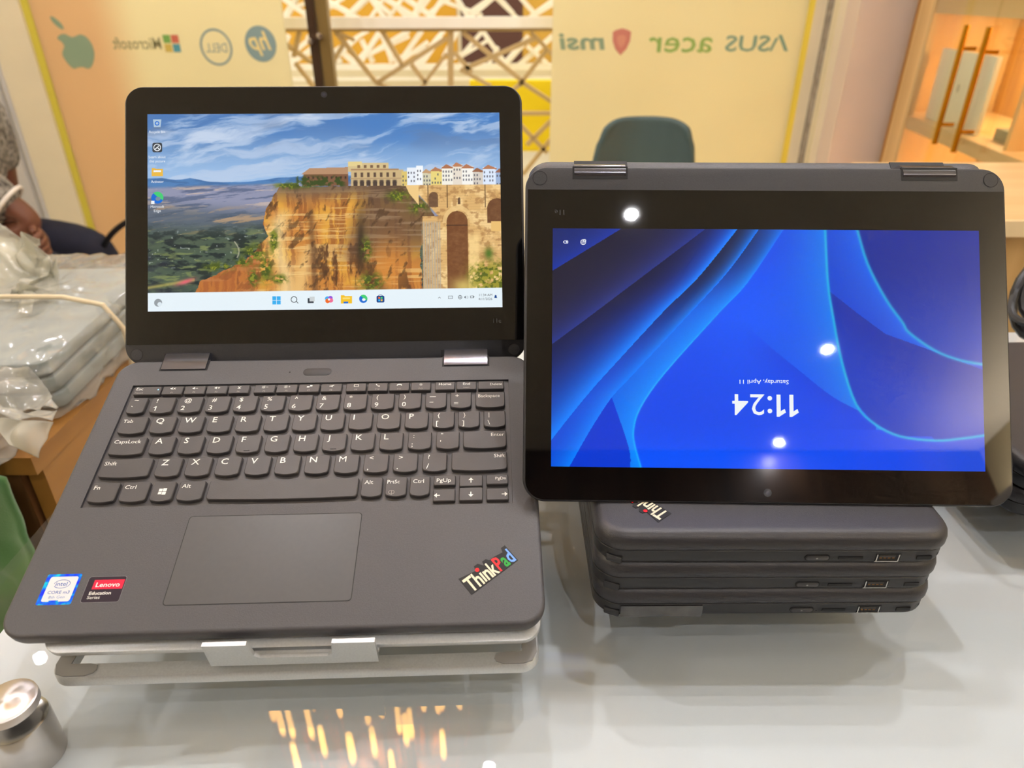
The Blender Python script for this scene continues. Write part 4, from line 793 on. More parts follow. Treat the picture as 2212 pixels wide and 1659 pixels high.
# ---- closed laptops
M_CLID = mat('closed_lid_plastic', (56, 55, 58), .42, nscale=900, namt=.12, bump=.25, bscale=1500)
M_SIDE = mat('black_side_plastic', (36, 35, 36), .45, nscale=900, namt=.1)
M_TAPE = mat('clear_tape', (78, 76, 74), .12, spec=.8, nscale=120, namt=.35, bump=.6, bscale=90)
def closed_laptop(label, M, group, ports=True, mark=False, tape=False, dx=0.):
    """depth along x (hinge at +x), length along y, bottom at z=0; the side towards -y carries the ports"""
    t = thing('closed_laptop', label, 'laptop', M, group)
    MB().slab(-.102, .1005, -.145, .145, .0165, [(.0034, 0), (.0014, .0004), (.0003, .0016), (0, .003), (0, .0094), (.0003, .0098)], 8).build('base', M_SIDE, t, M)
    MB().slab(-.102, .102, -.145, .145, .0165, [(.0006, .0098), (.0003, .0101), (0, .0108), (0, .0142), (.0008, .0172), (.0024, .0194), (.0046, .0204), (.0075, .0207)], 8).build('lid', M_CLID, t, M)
    y = -.1452
    if ports:
        F = M @ T(dx-.15, y, .0010) @ RX(math.pi/2)        # local x right, y up, z towards the viewer
        b = MB(); b.slab(.1652, .1798, .0016, .0059, .0021, [(0, -.0008), (0, .0001)], 5, 1); b.slab(.1661, .1789, .0022, .0053, .0015, [(0, -.0004), (0, .0004), (.0003, .0006)], 5, 0); b.poly(ell(.1722, .0037, .0006, .0005, 10), .00065, 2); b.build('power_button', [mat('button_plastic', (62, 61, 63), .4), M_DARK, mat('button_dot', (150, 150, 148), .4)], t, F)
        MB().box(.1846, .1986, .0026, .0044, -.0006, .0002).build('card_slot', M_DARK, t, F, smooth=0)
        b = MB(); b.box(.2058, .2198, .0014, .0066, -.0008, .0001, 0); b.box(.2052, .2188, .0012, .0017, 0, .0005, 1); b.box(.2060, .2066, .0014, .0064, 0, .0004, 1); b.box(.2184, .2190, .0014, .0064, 0, .0004, 1); b.box(.2074, .2166, .0044, .0058, 0, .0004, 2); [b.box(.2078+.0024*k, .2092+.0024*k, .0034, .0044, 0, .0003, 3) for k in range(4)]; b.build('usb_port', [M_DARK, mat('port_metal', (190, 186, 180), .25, metal=1.), mat('port_tongue', (46, 40, 36), .4), mat('port_contacts', (120, 84, 46), .4, metal=1.)], t, F, smooth=0)
        MB().box(.2292, .2376, .0026, .0050, -.0006, .0002).build('lock_slot', M_DARK, t, F, smooth=0)
        MB().cyl((0, 0), .0013, -.001, .0002, 14).build('pin_hole', M_DARK, t, M @ T(.0940, -.145+.0036, .0046) @ RZ(math.radians(37)) @ RX(math.pi/2))
        b = MB(); b.box(.1808, .1816, .0029, .0032, 0, .00015); ring(b, .1832, .0036, .0011, .0013, .0002, .00015, 0, 4); b.build('port_mark', mat('faint_grey_mark', (26, 26, 27), .4), t, F, smooth=0)
    F0 = M @ T(-.15, y, 0) @ RX(math.pi/2); FR = M @ T(-.0918, -.145+.0013, .0012) @ RZ(math.radians(-22.4)) @ RX(math.pi/2)
    b = MB(); b.slab(-.0047, .0047, -.0004, .0044, .0009, [(0, -.002), (0, .0002)], 4, 1); b.slab(-.0044, .0044, -.0006, .0041, .0008, [(0, -.002), (0, .0004), (.0003, .0006)], 4, 0); b.build('rubber_foot', [mat('foot_rubber', (52, 52, 54), .65), M_DARK], t, FR)
    if tape: MB().grid(12, 5, lambda u, v: (.0632+u*.049, .0004+v*.0088, .0006+.0003*math.sin(u*9)*(1-v))).build('tape_strip', M_TAPE, t, F0, label='clear tape strip')
    b = MB(); b.tube([(.098, yy, .0092) for yy in (-.118, -.083)], .0052, 14); b.build('hinge', M_HINGE, t, M)
    b = MB(); b.tube([(.098, yy, .0092) for yy in (.083, .118)], .0052, 14); b.build('hinge', M_HINGE, t, M)
    if mark: emblem(t, M @ mark)
    return t
SM = lambda x, y, z, a: T(x, y, z) @ RZ(math.radians(a))
closed_laptop('closed black laptop at the bottom of the stack, clear tape on its side', SM(.1502, .4466, 0, .5), 'stack of closed laptops', tape=True, dx=-.0005)
closed_laptop('closed black laptop in the middle of the stack of three', SM(.1496, .4466, .0208, .2), 'stack of closed laptops', dx=.0)
em = T(-.150, -.4466, 0) @ T(.0915, .3208, .0208) @ RZ(math.radians(131))
closed_laptop('topmost closed black laptop of the stack, wordmark on its lid', SM(.1502, .4466, .0416, 0), 'stack of closed laptops', mark=em, dx=.0012)
for k, lb_ in enumerate(('lower of two closed black laptops at the right edge, beside the cables', 'upper of two closed black laptops at the right edge, beside the cables')):
    closed_laptop(lb_, T(.497+.002*k, .497, .0208*k) @ RZ(math.radians(91.5)), 'laptops at the right edge', ports=False)
# ================================================================ silver laptop stand
ST = thing('laptop_stand', 'silver aluminium laptop stand under the open laptop, hooked front lip', 'stand', T(-.1175, .2565, 0) @ RZ(math.radians(2)))
SMx = WM[ST.name]
PT = -.0140
MB().slab(-.1275, .1427, -.2010, .012, .011, [(.0004, PT-.0042), (0, PT-.0038), (0, PT-.0008), (.0003, PT-.0002), (.0008, PT)], 8).build('top_plate', M_ALU, ST, BASE_F)
for s in (-.105, .118): MB().slab(s-.012, s+.012, -.185, -.02, .004, [(0, PT), (0, PT+.0026)]).build('grip_pad', M_RUB, ST, BASE_F)
lip = [(-.036, -.0215), (.054, -.0215), (.054, -.0012), (.0315, -.0012), (.0300, -.0120), (.0275, -.0140), (-.0085, -.0140), (-.0112, -.0120), (-.0130, -.0012), (-.036, -.0012)]
LM = BASE_F @ T(0, -.2022, 0) @ RX(math.radians(90-8)) @ T(0, 0, .0)
b = MB(); b.prism(lip, 0, .0024); b.build('front_lip', M_ALU, ST, LM, smooth=0)
MB().rbox(-.036, .054, -.2035, -.190, PT-.0062, PT-.0040, .002, .0006).build('lip_bracket', M_ALU, ST, BASE_F)
fr = MB(); o = [(x, y) for x, y in rr(.266, .215, .011, 8, 0, .1075)]; i_ = [(x, y) for x, y in rr(.266-.019, .215-.019, .003, 8, 0, .1075)]
def ringloft(outs, ins):
    n = len(o); vs = []; levels = [(o, 0, 0.), (o, 0, .0045), (o, 1, .006), (i_, 0, .006), (i_, 0, 0.)]
    for P, ch_, z in levels:
        for x, y in P: k = .9945 if ch_ else 1; vs.append((x*k, .1075+(y-.1075)*k, z))
    fs = []
    for L in range(5):
        a, b_ = L*n, ((L+1) % 5)*n
        for k in range(n): fs.append([a+k, a+(k+1) % n, b_+(k+1) % n, b_+k])
    fr.add(vs, fs)
ringloft(o, i_); fr.build('base_frame', M_ALU, ST, SMx)
for s in (-1, 1):
    for f in (0, 1):
        y0 = 0 if not f else .215; d = 1 if not f else -1
        P = [(s*.1318, y0+d*.012), (s*.1318, y0+d*.009), (s*.129, y0+d*.0030), (s*.124, y0+d*.0012), (s*.113, y0+d*.0012), (s*.109, y0+d*.003), (s*.108, y0+d*.0052), (s*.109, y0+d*.0082), (s*.113, y0+d*.0092), (s*.1236, y0+d*.0092), (s*.1236, y0+d*.04), (s*.1245, y0+d*.046), (s*.126, y0+d*.048), (s*.130, y0+d*.046), (s*.1318, y0+d*.040)]
        if s*d < 0: P = P[::-1]
        MB().prism(P, .0059, .0066).build('corner_pad', M_RUB, ST, SMx)
    # folding arm from the rear of the frame up to the plate
    a0 = SMx @ Vector((s*.124, .205, .008)); a1 = BASE_F @ Vector((s*.115+.007, -.075, PT-.005)); d = a1-a0
    MB().rbox(-d.length/2, d.length/2, -.009, .009, -.0025, .0025, .008, .0006).build('arm', M_ALU, ST, frame((a0+a1)/2, d, (0, .3, 1)))

# ================================================================ glass-topped counter
CT = thing('display_counter', 'glass-topped white shop counter on steel standoffs', 'counter', T(.33, .48, FL))
MG = glassy('counter_glass', (244, 247, 245))
MB().box(-.331, 1.0, .168, .80, -.008, 0).build('glass_top', MG, CT, smooth=0)
M_WC = mat('white_laminate', (228, 231, 237), .4, nscale=3, namt=.03)
MB().box(-.336, 1.0, .19, .79, -.062, -.040).build('white_top', M_WC, CT, smooth=0)
MB().box(-.326, .99, .21, .77, FL, -.062).build('cabinet_body', mat('white_body', (226, 226, 224), .5), CT, smooth=0)
m_, nt_, bb, oo = nt_new('radial_brushed_steel'); bb.inputs['Base Color'].default_value = (*lin((222, 214, 210)), 1); bb.inputs['Metallic'].default_value = 1; bb.inputs['Roughness'].default_value = .38; bb.inputs['Anisotropic'].default_value = .9
tg = nt_.nodes.new('ShaderNodeTangent'); tg.direction_type = 'RADIAL'; tg.axis = 'Z'; nt_.links.new(tg.outputs[0], bb.inputs['Tangent'])
for x, y in ((-.263, .239), (.93, .239), (.93, .73), (-.263, .73)):
    so = MB().lathe((0, 0), [(.0005, .0061), (.0128, .0061), (.0140, .0054), (.0142, .004), (.0142, .0008), (.0128, .0001)], 48); s1 = so.build('standoff_cap', m_, CT, T(x, y, 0))
    MB().lathe((0, 0), [(.0125, -.0081), (.0150, -.0092), (.0155, -.011), (.0155, -.0396)], 40).build('standoff_post', M_STEEL, CT, T(x, y, 0))

# ================================================================ wooden desk with wrapped bundles
WD = thing('wooden_desk', 'honey brown wooden desk carrying the plastic-wrapped bundles', 'desk', T(-.9, .95, FL))
M_HON = wood('honey_wood', (132, 88, 36), (176, 124, 56), 1, 7, .4); M_HOND = wood('brown_wood', (92, 58, 28), (122, 80, 40), 2, 7, .5)
MB().box(-1.35, -.5, .600, 1.06, -.117, -.095).build('desk_top', M_HON, WD, smooth=0)
MB().box(-.520, -.502, .612, 1.05, FL, -.117).build('side_panel', M_HON, WD, smooth=0)
MB().box(-1.34, -.524, .606, .624, FL, -.117).build('front_panel', M_HOND, WD, smooth=0)
MB().box(-1.34, -.524, 1.03, 1.048, FL, -.117).build('rear_panel', M_HOND, WD, smooth=0)
M_PLAST = glassy('clear_plastic_film', (240, 240, 236), 1.45, .10, .22, (236, 234, 222))
M_PLASTW = glassy('milky_plastic_film', (240, 240, 232), 1.45, .12, .36, (238, 234, 216))
def ridged(p, sc_): return 1-abs(noise.noise(p*sc_))*2
def crumple(mb, c, rad, amp, seed, nu=72, nv=44, p=3.2, sc_=9., flat=None):
    off = Vector((seed*7.3, seed*3.1, seed*1.7))
    def fn(u, v):
        a = u*2*math.pi; b_ = (v-.5)*math.pi*.998
        d = Vector((math.cos(a)*math.cos(b_), math.sin(a)*math.cos(b_), math.sin(b_)))
        k = (abs(d.x)**p+abs(d.y)**p+abs(d.z)**p)**(-1/p)
        q = Vector((d.x*rad[0]*k, d.y*rad[1]*k, d.z*rad[2]*k))
        n = ridged(q+off, sc_)*.6+ridged(q*1.9+off, sc_*1.4)*.4-.5
        q = q*(1+amp*n); q = Vector(c)+q
        if flat is not None and q.z < flat: q.z = flat
        return tuple(q)
    return mb.grid(nu, nv, fn)
def bundle(label, c, size, yaw, seed, core_rgb, film):
    M = T(c[0], c[1], c[2]) @ RZ(yaw); t = thing('wrapped_bundle', label, 'bundle', M, 'plastic-wrapped bundles on the desk')
    sx, sy, sz = size
    for k in range(3):
        z0 = .004+k*(sz-.01)/3
        MB().rbox(-sx/2+.008, sx/2-.008-.003*k, -sy/2+.012, sy/2-.012, z0, z0+(sz-.01)/3-.0025, .012, .003).build('packed_item', mat('packed_grey%d' % core_rgb[0], core_rgb, .5, nscale=30, namt=.2), t, M)
    b = MB(); crumple(b, (0, 0, sz/2+.002), (sx/2+.012, sy/2+.02, sz/2+.010), .11, seed, 130, 80, 6., 26., .0008); b.build('plastic_wrap', film, t, M, 60)
    return t, M
t, M = bundle('flat bundle in clear plastic tied with string, behind the open laptop', (-.622, .845, -.0945), (.215, .34, .070), math.radians(3), 1, (150, 160, 160), M_PLAST)
b = MB(); P = [(-.128, -.03, .001), (-.13, -.03, .045), (-.118, -.03, .082), (-.06, -.03, .092), (0, -.028, .091), (.06, -.03, .090), (.108, -.034, .080), (.128, -.04, .05), (.131, -.045, .015), (.128, -.046, .001)]
b.tube(P, .0032, 8); b.build('string', mat('cream_string', (226, 208, 170), .6), t, M)
t2, M2 = bundle('milky plastic bundle with loose crumpled top, at the left edge', (-.875, .93, -.0945), (.23, .26, .09), math.radians(-18), 2, (190, 188, 176), M_PLASTW)
def flap(par, M, P0, P1, P2, P3, amp, seed, film, n=26):
    b = MB(); P0, P1, P2, P3 = [Vector(p) for p in (P0, P1, P2, P3)]; nn = (P1-P0).cross(P3-P0).normalized()
    def fn(u, v):
        q = (P0*(1-u)+P1*u)*(1-v)+(P3*(1-u)+P2*u)*v; return tuple(q+nn*amp*(ridged(q+Vector((seed, 0, 0)), 13)+.5*ridged(q*2+Vector((0, seed, 0)), 17)-.6))
    b.grid(n, n, fn); o = b.build('loose_film', film, par, M, 60); md = o.modifiers.new('thick', 'SOLIDIFY'); md.thickness = .0004; return o
I4 = Matrix.Identity(4)
flap(t2, I4, ony(-40, 640, .86), ony(60, 640, .84), ony(128, 575, .92), ony(20, 500, .96), .035, 3, M_PLASTW); flap(t2, I4, ony(-30, 520, .97), ony(70, 505, .95), ony(88, 545, .90), ony(40, 640, .86), .03, 5, M_PLASTW); flap(t2, I4, ony(40, 690, .82), ony(78, 690, .82), ony(134, 575, .92), ony(60, 600, .90), .02, 8, M_PLASTW)
t3, M3 = bundle('clear plastic bag with grey packages hanging over the desk front', (-.655, .603, -.0945), (.25, .05, .05), math.radians(-4), 4, (92, 98, 96), M_PLAST)
flap(t3, I4, ony(-40, 780, .66), ony(60, 790, .64), ony(124, 880, .60), ony(-40, 870, .60), .02, 9, M_PLAST); flap(t3, I4, ony(-40, 870, .60), ony(122, 880, .595), ony(115, 912, .575), ony(-40, 900, .575), .014, 2, M_PLAST); flap(t3, I4, ony(-20, 902, .58), ony(116, 912, .575), ony(84, 990, .555), ony(20, 960, .56), .012, 6, M_PLASTW)
# green cloth over the desk front
GC = thing('green_cloth', 'crumpled green cloth heaped in front of the wooden desk', 'cloth', T(-.6, .52, -.5))
b = MB()
def gf(u, v):
    x = -.90+u*.395; z = -.062-v*.55; a = Vector((x*6, 0, z*2)); q = Vector((x, 0, z))
    y = .590-.006*math.sin(u*math.pi)-.012*(ridged(a, 1.6)+1)*.5-.006*(ridged(q, 22)+1)-.02*v*abs(math.sin(u*7))
    return (x+.01*noise.noise(q*9), y, z+.02*math.sin(u*6)+.012*noise.noise(q*14)-max(0, u-.85)*.2*(1-v))
b.grid(60, 60, gf); o = b.build('cloth', mat('green_terry', (96, 146, 84), .9, nscale=9, rgb2=(70, 108, 58), bump=1., bscale=500, sheen=.3), GC, None, 80); md = o.modifiers.new('thick', 'SOLIDIFY'); md.thickness = .006

# ================================================================ chairs
M_TEAL = mat('teal_chair_shell', (68, 90, 92), .55, nscale=20, namt=.1, stretch=(1, 1, .1))
cc = ony(1394, 250, 2.55); TC = T(cc.x, 2.55, 0); ch2 = thing('shell_chair', 'teal grey shell chair seen from behind, under the mirrored logos', 'chair', T(cc.x, 2.62, FL))
def shell(u, v):
    z = cc.z-v*.40; s = (u-.5)*2; tw = .162+.048*v; k = 1-max(0, 1-v/.10)**2.5
    edge = abs(s)**6; zz = z-(1-v)**3*.028*edge*3
    if v < .001: zz = cc.z-.03*abs(s)**4
    return (s*tw*(1-.10*max(0, 1-v/.12)**2), .06*(s*s)*-1+.03*v, zz)
def shell_side(off):
    def f(u, v): p = shell(u, v); return (p[0], p[1]+off, p[2])
    return f
b = MB(); b.grid(25, 24, shell_side(0)); o = b.build('backrest', M_TEAL, ch2, T(cc.x, 2.55, 0), 60); md = o.modifiers.new('thick', 'SOLIDIFY'); md.thickness = .022; md.offset = 0
md = o.modifiers.new('round', 'SUBSURF'); md.levels = 1; md.render_levels = 1
b = MB(); b.rbox(-.21, .21, .02, .44, cc.z-.42, cc.z-.38, .08, .015, n=8); b.build('seat', M_TEAL, ch2, TC)
for sx in (-1, 1):
    for yy, y2 in ((.06, .02), (.40, .44)): MB().tube([(sx*.15, yy, cc.z-.41), (sx*.20, y2, FL)], [.014, .010], 10).build('leg', mat('wood_leg', (150, 110, 70), .5), ch2, TC)
oc = thing('office_chair', 'black office chair with loop armrests and blue seat, behind the open laptop', 'chair', T(-1.0, 2.45, FL))
M_BLK = mat('black_tube', (20, 20, 22), .4); M_NAVY = mat('navy_fabric', (34, 46, 96), .9, nscale=60, namt=.2)
loop = [ony(x, y, 2.3) for x, y in ((268, 483), (240, 507), (219, 540), (209, 565), (216, 577), (238, 574), (266, 556), (300, 530), (330, 500), (318, 478), (292, 474))]
lp = []
for i in range(len(loop)):
    a, b_, c_, d_ = [loop[(i+k) % len(loop)] for k in (-1, 0, 1, 2)]
    for t_ in (0, .25, .5, .75): lp.append(.5*((2*b_)+(c_-a)*t_+(2*a-5*b_+4*c_-d_)*t_*t_+(3*b_-3*c_+d_-a)*t_**3))
MB().tube(lp, .0095, 10, True).build('armrest', M_BLK, oc)
MB().tube([p + Vector((.56, .1, 0)) for p in lp], .0095, 10, True).build('armrest', M_BLK, oc)
sl = ony(248, 575, 2.34)
MB().rbox(sl.x, sl.x+.50, 2.3, 2.78, sl.z-.08, sl.z, .06, .02, n=8).build('seat', M_NAVY, oc)
MB().rbox(sl.x+.05, sl.x+.45, 2.76, 2.80, sl.z+.03, -.05, .05, .01, n=8).build('backrest', M_BLK, oc)
xm = sl.x+.25
MB().cyl((xm, 2.54), .03, FL+.10, sl.z-.08, 16).build('gas_column', M_BLK, oc)
MB().tube([(xm, 2.74, sl.z-.06), (xm, 2.82, sl.z-.02), (xm, 2.805, sl.z+.2)], .018, 8).build('back_bar', M_BLK, oc)
for k in range(5):
    a = k*2*math.pi/5; e = Vector((xm+.28*math.cos(a), 2.54+.28*math.sin(a), FL+.06)); MB().tube([(xm, 2.54, FL+.11), tuple(e)], [.022, .014], 8).build('spoke', M_BLK, oc)
    MB().lathe((0, 0), [(.01, -.012), (.028, -.011), (.03, 0), (.028, .011), (.01, .012)], 14).build('castor', M_BLK, oc, T(e.x, e.y, FL+.03) @ RZ(a) @ RX(math.pi/2))
# ================================================================ seated person at the left edge
def skinned(name, J, E, m, par, root, sub=2, label=None):
    names = list(J); me = bpy.data.meshes.new(name); me.from_pydata([J[k][0] for k in names], [(names.index(a), names.index(b_)) for a, b_ in E], [])
    o = bpy.data.objects.new(name, me); col.objects.link(o); sk = o.modifiers.new('skin', 'SKIN')
    for i, k in enumerate(names):
        r_ = J[k][1]; me.skin_vertices[0].data[i].radius = (r_, r_) if not isinstance(r_, tuple) else r_; me.skin_vertices[0].data[i].use_root = (k == root)
    sb = o.modifiers.new('sub', 'SUBSURF'); sb.levels = sub; sb.render_levels = sub
    bpy.context.view_layer.update(); dg = bpy.context.evaluated_depsgraph_get(); nm = bpy.data.meshes.new_from_object(o.evaluated_get(dg)); bpy.data.objects.remove(o); nm.name = name
    nm.materials.clear(); nm.materials.append(m); nm.polygons.foreach_set('use_smooth', [True]*len(nm.polygons))
    return link(name, nm, par, None, label)
PE = thing('person', 'seated person in a grey patterned short-sleeved shirt and navy trousers, left edge', 'person', T(-1.78, 2.15, FL))
M_SKIN = mat('brown_skin', (112, 68, 48), .5, nscale=20, namt=.15); 
M_SHIRT = mat('grey_patterned_cloth', (168, 162, 150), .9, nscale=70, rgb2=(58, 52, 46), bump=.6, bscale=200)
J = {'hip': ((-1.80, 2.17, -.38), .12), 'belly': ((-1.78, 2.17, -.22), .12), 'chest': ((-1.71, 2.17, -.06), .13), 'neck': ((-1.665, 2.17, .075), .055), 'head0': ((-1.635, 2.17, .155), .075), 'head1': ((-1.615, 2.17, .225), .085), 'head2': ((-1.615, 2.17, .285), .06),
     'shR': ((-1.67, 1.98, -.02), .065), 'elR': ((-1.395, 2.03, -.262), .040), 'foR': ((-1.50, 1.99, -.315), .042), 'wrR': ((-1.62, 1.97, -.345), .028), 'paR': ((-1.69, 1.97, -.355), .034),
     'shL': ((-1.67, 2.36, -.02), .065), 'elL': ((-1.70, 2.36, -.30), .044), 'foL': ((-1.58, 2.22, -.325), .042), 'wrL': ((-1.455, 2.075, -.318), .030), 'paL': ((-1.395, 2.02, -.312), .036),
     'hR': ((-1.80, 2.07, -.40), .09), 'kR': ((-1.40, 2.05, -.425), .062), 'aR': ((-1.40, 2.05, -.76), .042), 'tR': ((-1.26, 2.05, -.825), .032), 'hL': ((-1.80, 2.28, -.40), .09), 'kL': ((-1.42, 2.32, -.425), .062), 'aL': ((-1.42, 2.32, -.76), .042), 'tL': ((-1.28, 2.32, -.825), .032)}
E_ = [('hip', 'belly'), ('belly', 'chest'), ('chest', 'neck'), ('neck', 'head0'), ('head0', 'head1'), ('head1', 'head2'), ('chest', 'shR'), ('shR', 'elR'), ('elR', 'foR'), ('foR', 'wrR'), ('wrR', 'paR'), ('chest', 'shL'), ('shL', 'elL'), ('elL', 'foL'), ('foL', 'wrL'), ('wrL', 'paL'), ('hip', 'hR'), ('hR', 'kR'), ('kR', 'aR'), ('aR', 'tR'), ('hip', 'hL'), ('hL', 'kL'), ('kL', 'aL'), ('aL', 'tL')]
def hand(tag, base, fw, side, curl):
    fw = Vector(fw).normalized(); side = Vector(side).normalized(); curl = Vector(curl).normalized(); B = Vector(base)
    for k, L in enumerate((.070, .078, .073, .058)):
        s = (k-1.5)*.019; p0 = B+fw*.03+side*s; p1 = p0+fw*L*.45+curl*.012; p2 = p1+fw*L*.12+curl*L*.38; p3 = p2-fw*L*.2+curl*L*.22
        for q, p_ in enumerate((p0, p1, p2, p3)): J['%sf%d%d' % (tag, k, q)] = (tuple(p_), .0098 if q < 3 else .0078)
        E_.extend([('pa'+tag, '%sf%d0' % (tag, k))]+[('%sf%d%d' % (tag, k, q), '%sf%d%d' % (tag, k, q+1)) for q in range(3)])
    p0 = B-side*.034+fw*.0; p1 = p0+fw*.028-side*.012+curl*.012; p2 = p1+fw*.026+curl*.014+side*.006
    for q, p_ in enumerate((p0, p1, p2)): J['%st%d' % (tag, q)] = (tuple(p_), .011 if q < 2 else .009)
    E_.extend([('pa'+tag, tag+'t0'), (tag+'t0', tag+'t1'), (tag+'t1', tag+'t2')])
hand('R', J['paR'][0], (-1, .1, -.15), (0, 0, -1), (0, 1, 0)); hand('L', J['paL'][0], (.75, -.55, .1), (.1, .1, -1), (-.3, -.7, -.2))
skinned('body', J, E_, M_SKIN, PE, 'hip')
hd = Vector((-1.615, 2.17, .225))
b = MB(); b.lathe((0, 0), [(.002, .012), (.012, .01), (.014, 0), (.009, -.006)], 12)
MB().tube([(-1.53, 2.17, .235), (-1.512, 2.17, .205), (-1.525, 2.17, .198)], [.008, .014, .009], 10).build('nose', M_SKIN, PE)
for s in (-1, 1):
    MB().lathe((0, 0), [(.001, -.009), (.008, -.006), (.011, 0), (.008, .006), (.001, .009)], 12).build('eye', mat('eye_white', (220, 214, 206), .3), PE, T(-1.542, 2.17+s*.03, .24))
    MB().lathe((0, 0), [(.001, -.006), (.018, -.004), (.024, 0), (.018, .005), (.001, .007)], 14).build('ear', M_SKIN, PE, T(-1.62, 2.17+s*.088, .215) @ RX(math.pi/2))
MB().tube([(-1.537, 2.148, .165), (-1.528, 2.17, .167), (-1.537, 2.192, .165)], [.004, .007, .004], 8).build('mouth', mat('lip', (120, 60, 52), .5), PE)
b = MB(); crumple(b, (-1.63, 2.17, .258), (.098, .098, .075), .05, 5, 40, 24, 2., 30., .225); b.build('hair', mat('black_hair', (18, 15, 14), .8, bump=1., bscale=300), PE)
shp = {'b0': ((-1.80, 2.17, -.36), .145), 'b1': ((-1.78, 2.17, -.20), .145), 'b2': ((-1.71, 2.17, -.05), .155), 'b3': ((-1.675, 2.17, .05), .075), 'sR': ((-1.68, 1.98, -.015), .088), 'eR': ((-1.535, 2.007, -.140), .074), 'fR': ((-1.43, 2.023, -.240), .078), 'sL': ((-1.68, 2.36, -.015), .088), 'eL': ((-1.69, 2.36, -.20), .074)}
skinned('shirt', shp, [('b0', 'b1'), ('b1', 'b2'), ('b2', 'b3'), ('b2', 'sR'), ('sR', 'eR'), ('eR', 'fR'), ('b2', 'sL'), ('sL', 'eL')], M_SHIRT, PE, 'b1')
d = (Vector(J['elR'][0])-Vector(J['shR'][0])).normalized(); c0 = Vector((-1.458, 2.018, -.214)); x_ = d.cross(Vector((0, 1, 0))).normalized(); y_ = d.cross(x_)
MB().tube([c0+x_*.069*math.cos(a)+y_*.069*math.sin(a) for a in [k*2*math.pi/28 for k in range(28)]], .006, 8, True).build('sleeve_hem', mat('white_hem', (226, 218, 206), .8), PE)
M_TRO = mat('navy_trouser', (26, 28, 46), .9, nscale=60, namt=.2)
skinned('trousers', {'h': ((-1.80, 2.17, -.39), .145), 'hR': ((-1.78, 2.07, -.40), .11), 'kR': ((-1.395, 2.05, -.425), .082), 'aR': ((-1.40, 2.05, -.74), .06), 'hL': ((-1.78, 2.28, -.40), .11), 'kL': ((-1.415, 2.32, -.425), .082), 'aL': ((-1.42, 2.32, -.74), .06)}, [('h', 'hR'), ('hR', 'kR'), ('kR', 'aR'), ('h', 'hL'), ('hL', 'kL'), ('kL', 'aL')], M_TRO, PE, 'h')
for yy, xx in ((2.05, -1.34), (2.32, -1.36)):
    MB().slab(xx-.13, xx+.13, yy-.048, yy+.048, .045, [(.004, FL), (0, FL+.008), (0, FL+.03), (.006, FL+.055), (.02, FL+.07)], 8).build('shoe', mat('black_shoe', (24, 22, 22), .4), PE)
so = thing('stool', 'plain stool under the seated person', 'stool', T(-1.82, 2.17, FL))
MB().slab(-2.0, -1.64, 1.98, 2.36, .05, [(.01, FL+.275), (0, FL+.285), (0, FL+.31), (.01, FL+.32)], 6).build('seat', M_NAVY, so)
for sx in (-1, 1):
    for sy in (-1, 1): MB().tube([(-1.82+sx*.13, 2.17+sy*.14, FL+.285), (-1.82+sx*.16, 2.17+sy*.17, FL)], .012, 8).build('leg', M_BLK, so)

# ================================================================ wooden showcase on the right
ev = Vector((-.106, -1, 0)).normalized(); CF = frame((1.482, 2.9, 0), ev, (1, -.106, 0))
SH = thing('showcase', 'wooden showcase with glass doors, gold bar handles and lit shelves', 'cabinet', CF @ T(.6, .19, FL))
M_OAK = wood('oak_veneer', (204, 164, 104), (226, 190, 130), 2, 9, .4); M_OAKX = wood('oak_veneer_across', (208, 170, 116), (228, 196, 144), 0, 9, .4); M_OAKB = wood('oak_back', (190, 142, 72), (226, 184, 110), 2, 10, .45); M_EDGE = mat('oak_edge', (168, 116, 50), .5)
MB().box(0, .14, 0, .02, FL, 1.45).build('face_post', M_OAK, SH, CF, smooth=0); MB().box(-.012, 0, .006, .40, FL, 1.45).build('side_panel', M_OAK, SH, CF, smooth=0); MB().box(-.012, 0, -.004, .006, FL, 1.45).build('edge_strip', M_EDGE, SH, CF, smooth=0)
MB().box(1.2, 1.22, 0, .40, FL, 1.45).build('side_panel', M_OAK, SH, CF, smooth=0); MB().box(.78, .80, .03, .36, FL, 1.45).build('divider', M_OAK, SH, CF, smooth=0); MB().box(0, 1.2, .36, .38, FL, 1.45).build('back_panel', M_OAKB, SH, CF, smooth=0)
for z0, z1 in ((-.118, -.075), (.262, .40), (-.47, -.43), (.80, .84), (FL, FL+.1), (1.40, 1.45)):
    MB().box(.005, 1.2, .004, .36, z0, z1).build('shelf', M_OAKX, SH, CF, smooth=0)
E_LED = emit('warm_led', (255, 226, 175), 110.)
for z in (.262, -.118, -.47): MB().box(.16, 1.18, .30, .315, z-.006, z-.001).build('light_strip', E_LED, SH, CF, smooth=0)
MGD = glassy('door_glass', (244, 244, 236))
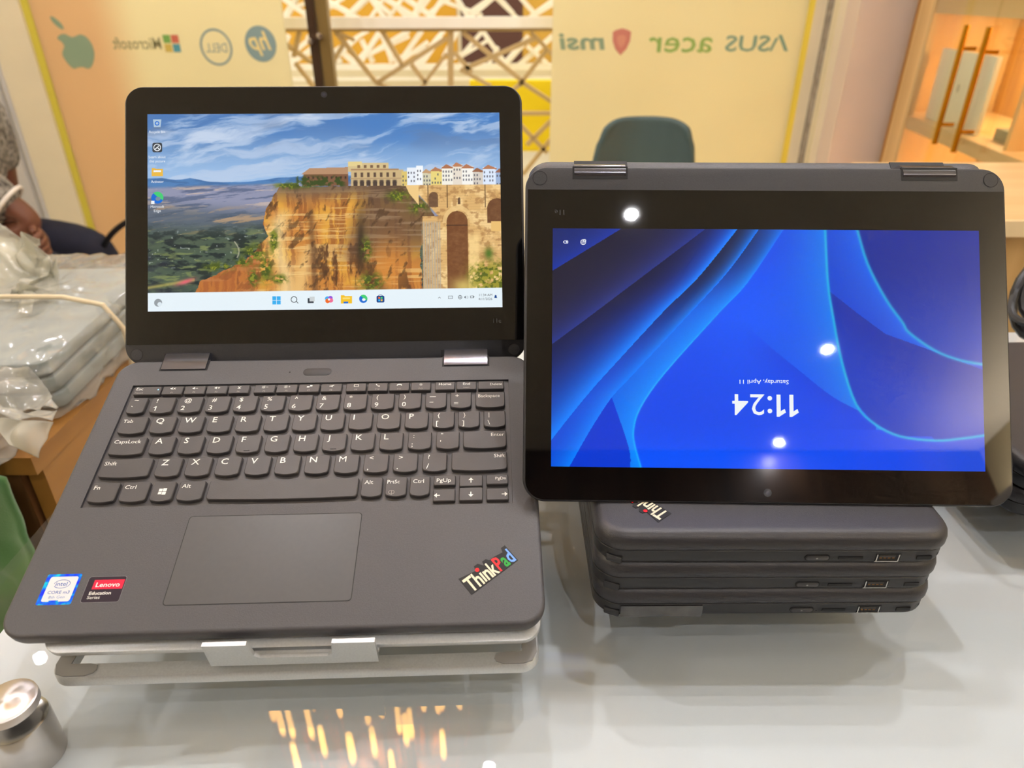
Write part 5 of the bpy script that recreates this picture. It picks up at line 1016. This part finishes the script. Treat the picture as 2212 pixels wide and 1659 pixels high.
for k, (x0, x1) in enumerate(((.142, .598), (.602, 1.198))): MB().box(x0, x1, -.010, -.004, -.70, 1.3).build('glass_door', MGD, SH, CF, smooth=0)
MGO = mat('brass_bar', (196, 142, 30), .25, metal=.9)
for x in (.528, .667):
    h = MB(); h.tube([(x, -.052, -.105), (x, -.052, .240)], .0085, 12); h.tube([(x, -.052, -.045), (x, -.009, -.045)], .006, 10); h.tube([(x, -.052, .175), (x, -.009, .175)], .006, 10); h.build('handle', MGO, SH, CF)
b = MB(); b.rbox(.165, .553, .05, .066, -.0745, .155, .002, .0015); bx_ = b.build('carton', mat('white_card', (232, 232, 214), .5), None, CF, label='white product carton standing on the lit showcase shelf', cat='box')
bb_ = MB().poly([(x, z) for x, z in ell(.36, .045, .012, .014, 18)], 0); bb_.build('print_mark', mat('grey_print', (188, 188, 172), .5), bx_, CF @ T(0, .0496, 0) @ RX(math.pi/2), smooth=0)
MB().rbox(.61, .76, .08, .30, -.0745, -.040, .003, .002).build('carton', mat('grey_green_card', (126, 128, 104), .5), None, CF, label='flat grey-green carton lying on the showcase shelf', cat='box')
# low side counter right of the tent laptop
SCN = thing('side_counter', 'low oak side counter with a cream front edge, behind the cables', 'counter', T(1.2, 1.4, FL))
MB().box(.78, 1.32, 1.19, 1.66, -.040, -.015).build('top_board', M_OAKX, SCN, smooth=0); MB().box(.778, 1.322, 1.183, 1.19, -.042, -.014).build('edge_band', mat('cream_edge', (238, 214, 168), .4), SCN, smooth=0)
MB().box(.80, 1.30, 1.23, 1.64, FL, -.040).build('body', M_OAK, SCN, smooth=0)
# black cable coil on the counter
CB = thing('cable_coil', 'loose coil of black power cables on the counter, right edge', 'cable', T(.6, .69, 0))
rnd = random.Random(8)
for k in range(3):
    P = []; ph = rnd.random()*6; tilt = rnd.uniform(.3, .8)
    for j in range(64):
        a = j/64*2*math.pi*2+ph; r_ = .062+.016*math.sin(a*.5+k)+.006*k
        P.append((.612+r_*math.cos(a), .69+r_*.55*math.sin(a), .052+.036*math.sin(a+tilt)+.008*math.sin(a*3+k)))
    MB().tube(P, .0042, 8).build('cable', M_BLK, CB)
